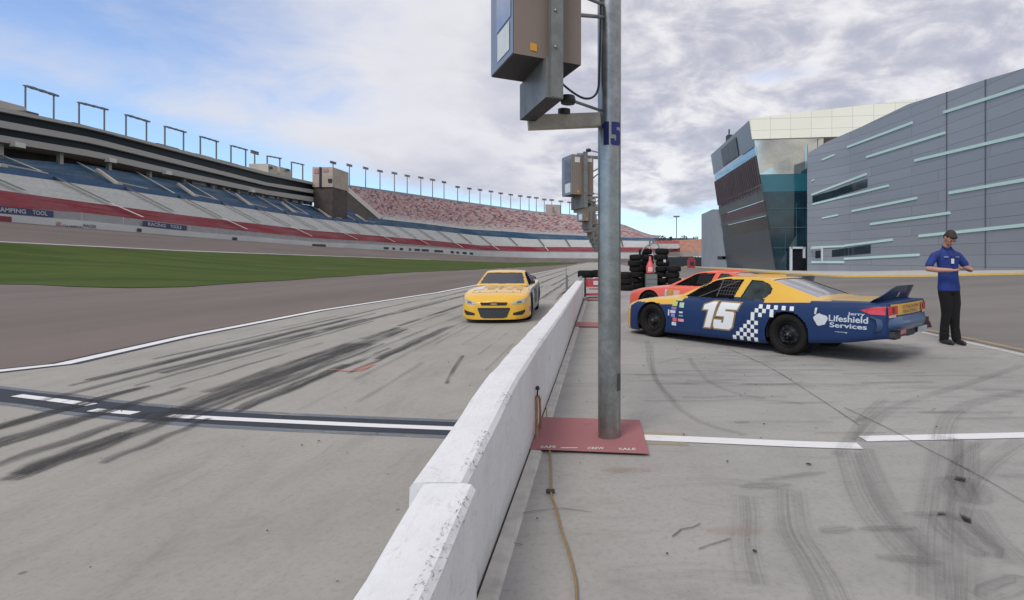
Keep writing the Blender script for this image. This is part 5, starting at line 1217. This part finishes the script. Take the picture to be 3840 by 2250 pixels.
# lettering and emblem on the rear quarter
for s_, x0, x1, z0, z1 in (('Jerry', 2.12, 2.29, .665, .72), ('Lifeshield', 1.93, 2.32, .575, .665), ('Services', 1.94, 2.31, .49, .56), ('racing', 2.0, 2.12, .42, .44)):
    vs, fs = text_mesh(s_, 1, bold=.02); vs = fit(vs, x0, x1, z0, z1); q = MB(); q.raw([side_pt(-u, v, .007) for u, v in vs], fs); pp('side_lettering', q, mat('pale_blue_decal', (.50, .54, .60), .5))
q = MB()
dec_pts([(-1.84 + .075 * math.cos(a) * (1 + .15 * math.sin(3 * a)), .585 + .085 * math.sin(a) * (1 + .12 * math.cos(5 * a))) for a in [2 * math.pi * k / 18 for k in range(18)]], smap(.006), q); dec_pts([(-1.79, .66), (-1.77, .66), (-1.775, .75), (-1.80, .755)], smap(.006), q, 0, 1)
pp('flower_emblem', q, mat('pale_grey_decal', (.58, .58, .58), .5, var=.15, scale=20))
for x0, z0, x1, z1, c_ in ((.86, .62, .75, .70, (.45, .55, .10)), (.70, .60, .60, .69, (.40, .52, .35)), (.88, .55, .76, .605, (.28, .15, .32)), (.90, .49, .78, .54, (.55, .55, .66)), (.70, .50, .62, .53, (.6, .62, .64)), (.88, .42, .79, .48, (.20, .25, .55)), (.84, .34, .75, .41, (.62, .12, .14)), (.72, .35, .59, .40, (.66, .30, .30)), (.86, .27, .76, .33, (.6, .6, .62)), (.95, .44, .92, .55, (.6, .6, .6)), (.70, .44, .61, .47, (.16, .3, .35)), (.80, .72, .66, .735, (.6, .6, .3))):
    q = MB(); dec_pts(rect(x1, z0, x0, z1), smap(.006), q, 0, 2); pp('sponsor_decal', q, mat('decal_%d' % int(x0 * 1000 + z0 * 777), c_, .5, var=.35, scale=28))
# door and panel seams, window edge
q = MB()
for xx in (.64, -.62): dec_pts(rect(xx - .004, .17, xx + .004, ZS(xx) - .02), smap(.003), q, 0, 3)
pp('panel_seam', q, blackt)
# rear end
xr = -2.48
def rmap(y, z, d=.0):
    f = abs(y) / max(.05, half_w(xr, z)); return (xr - .035 * (1 - min(1, f) ** 2) - .006 - d, y, z) if f < 1 else (min(-1.9, xr + .0), y, z)
for s in (1, -1):
    q = MB(); dec_pts(rect(.50, .70, .80, .815) if s > 0 else [(-.80, .70), (-.50, .70), (-.50, .815), (-.80, .815)], lambda a, b: rmap(a, b, .004), q, 0, 3)
    dec_pts([(-2.475, .70), (-2.475, .815), (-2.36, .80), (-2.24, .755), (-2.34, .705)], lambda a, b: side_pt(a, b, .008, s), q, 0, 3)
    tl = pp('taillight', q, redl)
    q = MB(); dec_pts([(s * .60, .72), (s * .66, .72), (s * .66, .80), (s * .60, .80)][::s], lambda a, b: rmap(a, b, .008), q, 0, 1); pp('lamp_insert', q, mat('dark_red_lens', (.22, .015, .03), .2), tl)
    q = MB(); dec_pts([(s * .56, .66), (s * .78, .66), (s * .78, .695), (s * .56, .695)][::s], lambda a, b: rmap(a, b, .004), q, 0, 2); pp('reverse_lamp', q, mat('pale_lens', (.6, .45, .42), .3), tl)
for s_, y0, y1, z0, z1 in (('STADIUM', -.34, .36, .765, .815), ('RACING', -.30, .30, .70, .75)):
    vs, fs = text_mesh(s_, 1, shear=.3, bold=.02); vs = fit(vs, y0, y1, z0, z1); q = MB(); q.raw([rmap(-u, v, .006) for u, v in vs], fs); pp('tail_lettering', q, mat('brown_decal', (.25, .12, .05), .5))
q = MB()
for zlo, zhi, col in ((.50, .68, 0),):
    R = []
    for k in range(25):
        y = -.90 + 1.8 * k / 24; xx = -2.56 + .16 * abs(y / .9) ** 4; R.append([(xx + .05, y, .46), (xx, y, .48), (xx - .012, y, .56), (xx, y, .64), (xx + .07, y, .675)])
    q.grid(R, 0, True)
pp('rear_bumper', q, mat('bumper_blue', (.035, .075, .16), .35, coat=.4, var=.15, scale=3))
q = MB(); q.box((-2.49, 0, .435), (.09, 1.5, .07)); q.box((-2.44, .45, .385), (.12, .22, .08)); q.box((-2.44, -.10, .39), (.12, .3, .07)); pp('rear_diffuser', q, mat('diffuser_dark', (.035, .036, .038), .6, var=.5, scale=8))
q = MB(); q.box((-2.565, -.32, .435), (.02, .34, .085)); pp('licence_panel', q, mat('silver_panel', (.42, .43, .46), .4, .3, var=.4, scale=14))
q = MB(); dec_pts([(.44, .44), (.66, .44), (.66, .50), (.44, .50)], lambda a, b: (-2.575, a, b), q, 0, 1); pp('bumper_decal', q, mat('faded_red_decal', (.42, .13, .11), .5, var=.3, scale=12))
q = MB(); q.box((-2.47, -.87, .52), (.08, .07, .10)); q.hexa([(-2.44, -.88, .40), (-2.54, -.88, .40), (-2.54, -.92, .40), (-2.44, -.92, .40)], [(-2.44, -.86, .50), (-2.52, -.86, .50), (-2.52, -.90, .50), (-2.44, -.90, .50)]); pp('corner_guard', q, mat('dark_guard', (.07, .03, .035), .6))
q = MB(); dec_pts(rect(.02, .915, .10, .985), lambda a, b: (-2.37 - (b - .865) * .34 - .012, a, b), q, 0, 1); pp('spoiler_decal', q, mat('tan_decal', (.5, .43, .3), .5))
# cockpit: seat, roll bars and wheel glimpsed through the open side window
q = MB(); 
for a, b in (((.35, .80, .80), (-.40, .68, 1.10)), ((-.05, .84, .83), (-.10, .70, 1.11)), ((.50, .82, .86), (.15, .70, 1.08))): q.tube([a, (a[0] * .5 + b[0] * .5, a[1] * .5 + b[1] * .5 - .0, a[2] * .5 + b[2] * .5), b], .010, 6)
pp('roll_bar', q, mat('roll_bar_grey', (.09, .08, .08), .5))

# --- yellow car coming down the pit lane
yel2 = mat('bright_yellow_paint', (.76, .43, .030), .28, coat=.7, var=.04, scale=2); sidem = mat('grey_blue_livery', (.10, .115, .14), .4, coat=.3, var=.6, scale=3)
def paintY(x, y, z, where='body'):
    if where in ('side', 'top'): return 0 if where == 'top' or x > -.2 else 1
    if abs(y) < .88 * W_(x) or x > 1.70: return 0
    return 1 if z < ZS(x) - .02 else 0
t2, pY = stock_car('race_car', 'bright yellow race car driving towards the camera in the pit lane', (-2.52, 14.75, 0), Vector((.05, -1, 0)), paintY, [yel2, sidem], ws=.87)
fm_ = lambda d: (lambda y, z: (front_x(y, z) + d, y, z))
def fdec(nm, outline, mtl, d=.008, cuts=3, par=None): q = MB(); dec_pts(outline, fm_(d), q, 0, cuts); return pY(nm, q, mtl, par)
lamp = mat('headlamp_lens', (.42, .40, .34), .2, coat=.5, var=.4, scale=16)
fdec('upper_grille', [(-.36, .47), (-.32, .415), (.32, .415), (.36, .47), (.33, .485), (-.33, .485)], blackt)
fdec('lower_grille', [(-.42, .355), (-.42, .325), (-.34, .15), (-.26, .125), (.26, .125), (.34, .15), (.42, .325), (.42, .355)], mat('grille_mesh', (.03, .033, .036), .6, var=.8, scale=40))
fdec('grille_bar', [(-.41, .33), (.41, .33), (.41, .36), (-.41, .36)], blackt, .014)
fdec('badge', [(-.09, .435), (.0, .425), (.09, .435), (.07, .465), (-.07, .465)], mat('dull_badge', (.35, .25, .12), .4), .012, 1)
for s in (1, -1):
    hl = fdec('headlight', [(s * a, b) for a, b in ((.46, .44), (.62, .43), (.80, .46), (.86, .55), (.78, .56), (.60, .52), (.47, .475))][::s], lamp)
    fdec('lamp_insert', [(s * a, b) for a, b in ((.58, .455), (.70, .46), (.72, .51), (.60, .50))][::s], mat('lamp_dark', (.12, .12, .12), .2), .012, 2, hl)
    fdec('side_vent', [(s * a, b) for a, b in ((.50, .19), (.74, .19), (.80, .25), (.80, .31), (.74, .29), (.50, .24))][::s], blackt)
def hood(x, y, d=.006):
    r = ring(x); ys = [p[0] for p in r][::-1]; zs_ = [p[1] for p in r][::-1]; return (x, y, float(np.interp(abs(y), ys, zs_)) + d)
for x0, x1, y0, y1, c_ in ((1.05, 1.55, -.66, -.40, (.60, .60, .60)), (1.0, 1.5, -.30, -.10, (.50, .34, .12)), (1.0, 1.5, .02, .10, (.40, .27, .10)), (1.05, 1.5, .22, .40, (.62, .42, .20)), (1.1, 1.5, .5, .66, (.60, .36, .12))):
    q = MB(); dec_pts([(x0, y0), (x1, y0), (x1, y1), (x0, y1)], hood, q, 0, 3); pY('hood_decal', q, mat('hooddec_%d' % int(y0 * 100), c_, .5, var=.3, scale=12))
for x0, z0, x1, z1, c_ in ((1.85, .24, 1.72, .36, (.5, .12, .2)), (.9, .5, .5, .68, (.5, .52, .56)), (.3, .3, -.5, .68, (.03, .03, .04)), (-1.8, .4, -2.3, .7, (.5, .5, .55))):
    q = MB(); dec_pts(rect(x1, z0, x0, z1), smap(.006), q, 0, 2); pY('side_decal', q, mat('ydec_%d' % int(x0 * 100 + 500), c_, .5, var=.5, scale=10))
q = MB(); q.box((.66, .90, .88), (.05, .10, .08)); q.bar((.66, .80, .84), (.66, .88, .87), .03); pY('door_mirror', q, blackt)

# --- orange-red car behind
org = mat('orange_red_paint', (.74, .112, .058), .3, coat=.5, var=.1, scale=2); orl = mat('deep_blue_trim', (.03, .03, .12), .5)
def paintO(x, y, z, where='body'): return 1 if where == 'body' and z < .14 and x > .9 else 0
hO = Vector((-.76, .65, 0)).normalized(); left = Vector((-hO.y, hO.x, 0)); fw = Vector((1.38, 14.55, 0)); oc = fw - hO * AX - left * .80
t3, pO = stock_car('race_car', 'orange red race car parked behind the navy and yellow one', tuple(oc), hO, paintO, [org, orl])
for x0, z0, x1, z1, c_ in ((.86, .50, .80, .70, (.5, .5, .6)), (.78, .55, .62, .70, (.50, .26, .05)), (.60, .5, .42, .68, (.62, .36, .26)), (.3, .56, -.6, .60, (.62, .25, .2))):
    q = MB(); dec_pts(rect(x1, z0, x0, z1), smap(.006), q, 0, 2); pO('sponsor_decal', q, mat('odec_%d' % int(x0 * 100 + 500), c_, .5, var=.3, scale=16))

# window nets hanging in the driver's openings, hood pins and panel seams
for pf, mm in ((pp, mat('net_grey', (.05, .05, .055), .9)), (pO, mat('net_dark', (.03, .03, .032), .9))):
    q = MB()
    def wpt(x, z):
        yb_, zb_ = YB(x) * .985, ZBL(x); ye, ze = YE(x), ZG(x) - .022; v = (z - zb_) / (ze - zb_); return (x, yb_ + (ye - yb_) * v + .018 * math.sin(math.pi * v) - .010, z)
    for k in range(7):
        x = -.34 + k * .055; q.grid([[wpt(x - .006 - .10 * (z - .84), z), wpt(x + .006 - .10 * (z - .84), z)] for z in (.85, .92, .99, 1.06, 1.11)], 0, False)
    for k in range(5):
        z = .87 + k * .055; q.grid([[wpt(x, z - .005), wpt(x, z + .005)] for x in (-.36, -.2, -.05, .02)], 0, False)
    pf('window_net', q, mm)
for pf in (pY, pO, pp):
    q = MB()
    for s in (1, -1): q.grid([[hood(x, s * (.60 + .05 * (x - .9)) - .004, .003), hood(x, s * (.60 + .05 * (x - .9)) + .004, .003)] for x in [.88 + .06 * k for k in range(17)]], 0, False)
    q.grid([[hood(1.86, y, .003), hood(1.868, y, .003)] for y in [-.62 + .062 * k for k in range(21)]], 0, False)
    pf('hood_seam', q, blackt)
    q = MB()
    for y in (-.45, 0, .45): q.lathe([(.018, 0), (.016, .006), (0, .007)], Matrix.Translation(hood(1.80, y, .002)), 10)
    pf('hood_pins', q, MATS['hub_grey'])
# ------------------------------------------------------------------ the man looking at his phone
def fuse(q, vox, smooth=5):
    """melt overlapping volumes into one continuous skin"""
    o = bpy.data.objects.new('s', q.mesh('s', [])); COL.objects.link(o)
    md = o.modifiers.new('r', 'REMESH'); md.mode = 'VOXEL'; md.voxel_size = vox; md.use_smooth_shade = True
    sm_ = o.modifiers.new('m', 'SMOOTH'); sm_.factor = .5; sm_.iterations = smooth
    dg = bpy.context.evaluated_depsgraph_get(); dg.update()
    m2 = bpy.data.meshes.new_from_object(o.evaluated_get(dg)); bpy.data.objects.remove(o)
    r = MB(); r.raw([tuple(v.co) for v in m2.vertices], [tuple(p.vertices) for p in m2.polygons], 0, True); bpy.data.meshes.remove(m2); return r
def cap(q, a, b, ra, rb, n=14):
    a = Vector(a); b = Vector(b); d = b - a; L = d.length; M = Matrix.Translation(a) @ d.to_track_quat('Z', 'Y').to_matrix().to_4x4()
    pr = [(ra * math.cos(t), ra * math.sin(t)) for t in [math.radians(v) for v in (-90, -70, -45, -20, 0)]] + [(rb * math.cos(t), L + rb * math.sin(t)) for t in [math.radians(v) for v in (0, 20, 45, 70, 90)]]
    q.lathe([(max(r, 1e-5), h) for r, h in pr], M, n)
def ell(q, c, r, rot=(0, 0, 0)):
    M = Matrix.Translation(c) @ Matrix.Rotation(rot[0], 4, 'X') @ Matrix.Rotation(rot[1], 4, 'Y') @ Matrix.Diagonal((*r, 1))
    q.lathe([(max(1e-5, math.cos(t)), math.sin(t)) for t in [math.radians(v) for v in range(-90, 91, 15)]], M, 20)
def limb(q, pts, rad):
    for i in range(len(pts) - 1): cap(q, pts[i], pts[i + 1], rad[i], rad[i + 1])
FX, FY = 6.02, 9.50
man = thing('person', 'man in blue polo shirt and black trousers looking down at his phone', 'person', (FX, FY, 0.008))
skinm = mat('skin', (.46, .235, .16), .55, var=.08, scale=6); hairm = mat('dark_hair', (.035, .024, .018), .8, var=.4, scale=30); shirtm = mat('blue_polo_fabric', (.013, .035, .185), .8, var=.28, scale=7, bump=.3, bscale=14); trm = mat('black_trousers', (.0045, .004, .004), .95, var=.35, scale=5, bump=.3, bscale=10); shm = mat('black_shoes', (.02, .02, .022), .5)
q = MB()
qb = q; q = MB()
ell(q, (-.02, -.030, 1.800), (.076, .094, .098), (.25, 0, 0)); ell(q, (-.02, -.078, 1.735), (.052, .052, .062), (.3, 0, 0)); ell(q, (-.02, -.085, 1.775), (.060, .040, .05))
cap(q, (-.02, -.118, 1.785), (-.02, -.139, 1.752), .008, .012, 8)
for s in (-.098, .058): ell(q, (s, -.02, 1.775), (.012, .020, .032))
NOD = Matrix.Translation((-.02, -.02, 1.69)) @ Matrix.Rotation(.72, 4, 'X') @ Matrix.Rotation(.06, 4, 'Y') @ Matrix.Translation((.02, .0, -1.69))
def nod(q): q.v = [tuple(NOD @ Vector(p)) for p in q.v]; return q
nod(q); qb.raw(q.v, q.f, 0, True); q = qb
limb(q, [(-.012, .01, 1.55), (-.018, -.03, 1.70)], [.060, .055])
T = Matrix.Identity(4); T[0][2] = -.05; T[0][3] = .075
q.lathe([(1e-5, .86), (.14, .88), (.145, .96), (.135, 1.10), (.14, 1.28), (.15, 1.38), (.125, 1.46), (.08, 1.52), (.055, 1.56), (1e-5, 1.59)], T @ Matrix.Diagonal((1, .66, 1, 1)), 24)
limb(q, [(-.13, 0, 1.455), (-.215, 0, 1.425), (-.338, -.03, 1.235), (-.26, -.15, 1.218), (-.10, -.268, 1.215)], [.050, .050, .045, .043, .029])
limb(q, [(.10, 0, 1.455), (.188, 0, 1.425), (.308, -.03, 1.25), (.29, -.15, 1.222), (.235, -.262, 1.215)], [.050, .050, .045, .043, .029])
limb(q, [(-.02, 0, .90), (-.01, -.01, .5), (-.045, 0, .09)], [.09, .06, .045]); limb(q, [(.10, 0, .90), (.115, -.01, .5), (.14, -.02, .08)], [.09, .06, .045])
def hand(wrist, d, n_, side):
    d = Vector(d).normalized(); s_ = d.cross(Vector(n_)).normalized(); nn = Vector(n_).normalized(); w0 = Vector(wrist)
    for k in range(4): cap(q, w0 + s_ * (k - 1.5) * .012, w0 + d * .078 + s_ * (k - 1.5) * .021, .014, .0125, 8)
    for k, L in enumerate((.062, .074, .070, .052)):
        b = w0 + d * .08 + s_ * (k - 1.5) * .022
        limb(q, [b, b + d * L * .45 - nn * .006, b + d * L * .78 - nn * .024, b + d * L * .82 - nn * .044], [.0105, .0098, .009, .008])
    b = w0 + d * .02 + s_ * side * .034; limb(q, [b, b + d * .034 + s_ * side * .020 - nn * .010, b + d * .062 + s_ * side * .012 - nn * .024], [.014, .012, .0095])
hand((-.095, -.272, 1.215), (.9, -.32, .05), (0, .25, -1), -1); hand((.228, -.266, 1.215), (-.85, -.34, .05), (0, .25, -1), 1)
r_ = fuse(q, .0062, 4); part('body', r_, skinm, man, True)
q = MB(); ell(q, (-.02, -.012, 1.822), (.084, .100, .092), (.25, 0, 0)); ell(q, (-.02, .03, 1.775), (.078, .062, .075)); ell(q, (-.02, -.090, 1.850), (.066, .040, .036), (.5, 0, 0))
h_ = fuse(nod(q), .010, 3); part('hair', h_, hairm, man, True)
for sx in (-.052, .012): q = MB(); q.box((sx, -.128, 1.800), (.032, .008, .007)); part('eyebrow', nod(q), hairm, man, True)
for sx in (-.050, .010): q = MB(); ell(q, (sx, -.119, 1.782), (.012, .008, .005)); part('eye', nod(q), mat('eye_dark', (.05, .03, .025), .4), man, True)
q = MB(); ell(q, (-.02, -.128, 1.722), (.022, .008, .006)); part('mouth', nod(q), mat('lip', (.30, .11, .10), .6), man, True)
q = MB()
q.lathe([(1e-5, .865), (.178, .87), (.180, .93), (.166, 1.05), (.160, 1.16), (.168, 1.28), (.182, 1.38), (.176, 1.45), (.140, 1.515), (.095, 1.568), (.074, 1.60), (1e-5, 1.60)], T @ Matrix.Diagonal((1, .70, 1, 1)), 28)
limb(q, [(-.13, 0, 1.475), (-.218, 0, 1.440), (-.312, -.018, 1.30)], [.070, .068, .064]); limb(q, [(.10, 0, 1.475), (.190, 0, 1.440), (.284, -.018, 1.31)], [.070, .068, .064])
for k, (x, z, a) in enumerate(((-.08, 1.02, .5), (.02, 1.05, -.4), (-.05, .96, .2), (.04, .93, .1), (-.1, 1.2, .6), (.02, 1.22, -.5))): cap(q, (x + .02, -.085, z), (x + .02 + .06 * math.cos(a), -.088, z + .06 * math.sin(a)), .024, .016, 8)
sh_ = part('polo_shirt', fuse(q, .010, 4), shirtm, man, True)
q = MB()
for s in (-1, 1): limb(q, [(-.018, -.088, 1.545), (-.018 + s * .05, -.066, 1.575), (-.018 + s * .068, -.01, 1.605), (-.018 + s * .03, .045, 1.615)], [.010, .013, .014, .014])
part('collar', fuse(q, .007, 2), mat('collar_navy', (.01, .025, .12), .8), sh_, True)
for x0, wd, hh in ((-.10, .075, .022), (.09, .06, .014)):
    q = MB(); q.box((x0, -.134, 1.43), (wd, .008, hh)); part('chest_print', q, mat('pale_print', (.22, .25, .45), .7), sh_, True)
q = MB()
q.lathe([(1e-5, .80), (.150, .83), (.168, .89), (.160, .97), (1e-5, .98)], Matrix.Translation((.032, 0, 0)) @ Matrix.Diagonal((1, .72, 1, 1)), 28)
limb(q, [(-.045, 0, .86), (-.022, -.015, .66), (-.025, -.02, .49), (-.045, -.005, .28), (-.050, .0, .105)], [.100, .094, .076, .070, .074])
limb(q, [(.105, .0, .86), (.122, -.01, .66), (.118, -.02, .49), (.125, -.01, .28), (.138, -.03, .09)], [.100, .094, .076, .070, .074])
for x, z in ((-.03, .42), (.12, .40), (-.05, .15), (.14, .14), (-.045, .22), (.13, .21)): cap(q, (x - .05, -.06, z), (x + .03, -.075, z + .03), .016, .012, 8)
part('trousers', fuse(q, .010, 4), trm, man, True)
for fx, fy, rot in ((-.055, -.03, .15), (.145, -.07, -.05)):
    q = MB(); c_, s_ = math.cos(rot), math.sin(rot); f_ = lambda x, y, z: (x * c_ - y * s_ + fx, x * s_ + y * c_ + fy, z)
    cap(q, f_(0, .07, .045), f_(0, -.10, .036), .044, .040); cap(q, f_(0, -.10, .034), f_(.005, -.165, .030), .041, .032); cap(q, f_(0, .06, .06), f_(0, .05, .12), .045, .042)
    r_ = fuse(q, .008, 3); r_.v = [(a, b, max(c, .0)) for a, b, c in r_.v]; part('shoe', r_, shm, man, True)
def held(nm, lab, cat, q, mtl, loc): o = part(nm, q, mtl, None); o.location = loc; tag(o, lab, cat); return o
q = MB(); q.box((0, 0, 0), (.145, .072, .010), 0); q.box((0, .0, .0062), (.132, .062, .001), 0, 1)
o = held('phone', 'dark mobile phone held in both hands by the man in blue', 'phone', q, [blackp, mat('phone_screen', (.03, .04, .05), .1)], (FX + .070, FY - .345, 1.238)); o.rotation_euler = (math.radians(25), 0, 0)
bt = thing('name_badge', 'white name badge hanging on the chest of the man in blue', 'badge', (FX - .005, FY - .14, 1.36))
q = MB(); q.box((FX + .0, FY - .142, 1.37), (.048, .006, .085)); part('badge_card', q, whitem, bt)
q = MB(); q.tube([(FX - .07, FY - .07, 1.575), (FX - .045, FY - .138, 1.50), (FX + .0, FY - .145, 1.412)], .0035, 6); q.tube([(FX + .04, FY - .07, 1.575), (FX + .03, FY - .138, 1.50), (FX + .0, FY - .145, 1.412)], .0035, 6); part('lanyard', q, blackp, bt)

man.scale = (1.02, 1.02, 1.045)
for o in scene.objects:
    if o.name in ('phone', 'name_badge'): o.location.z *= 1.045; o.location.y -= .008
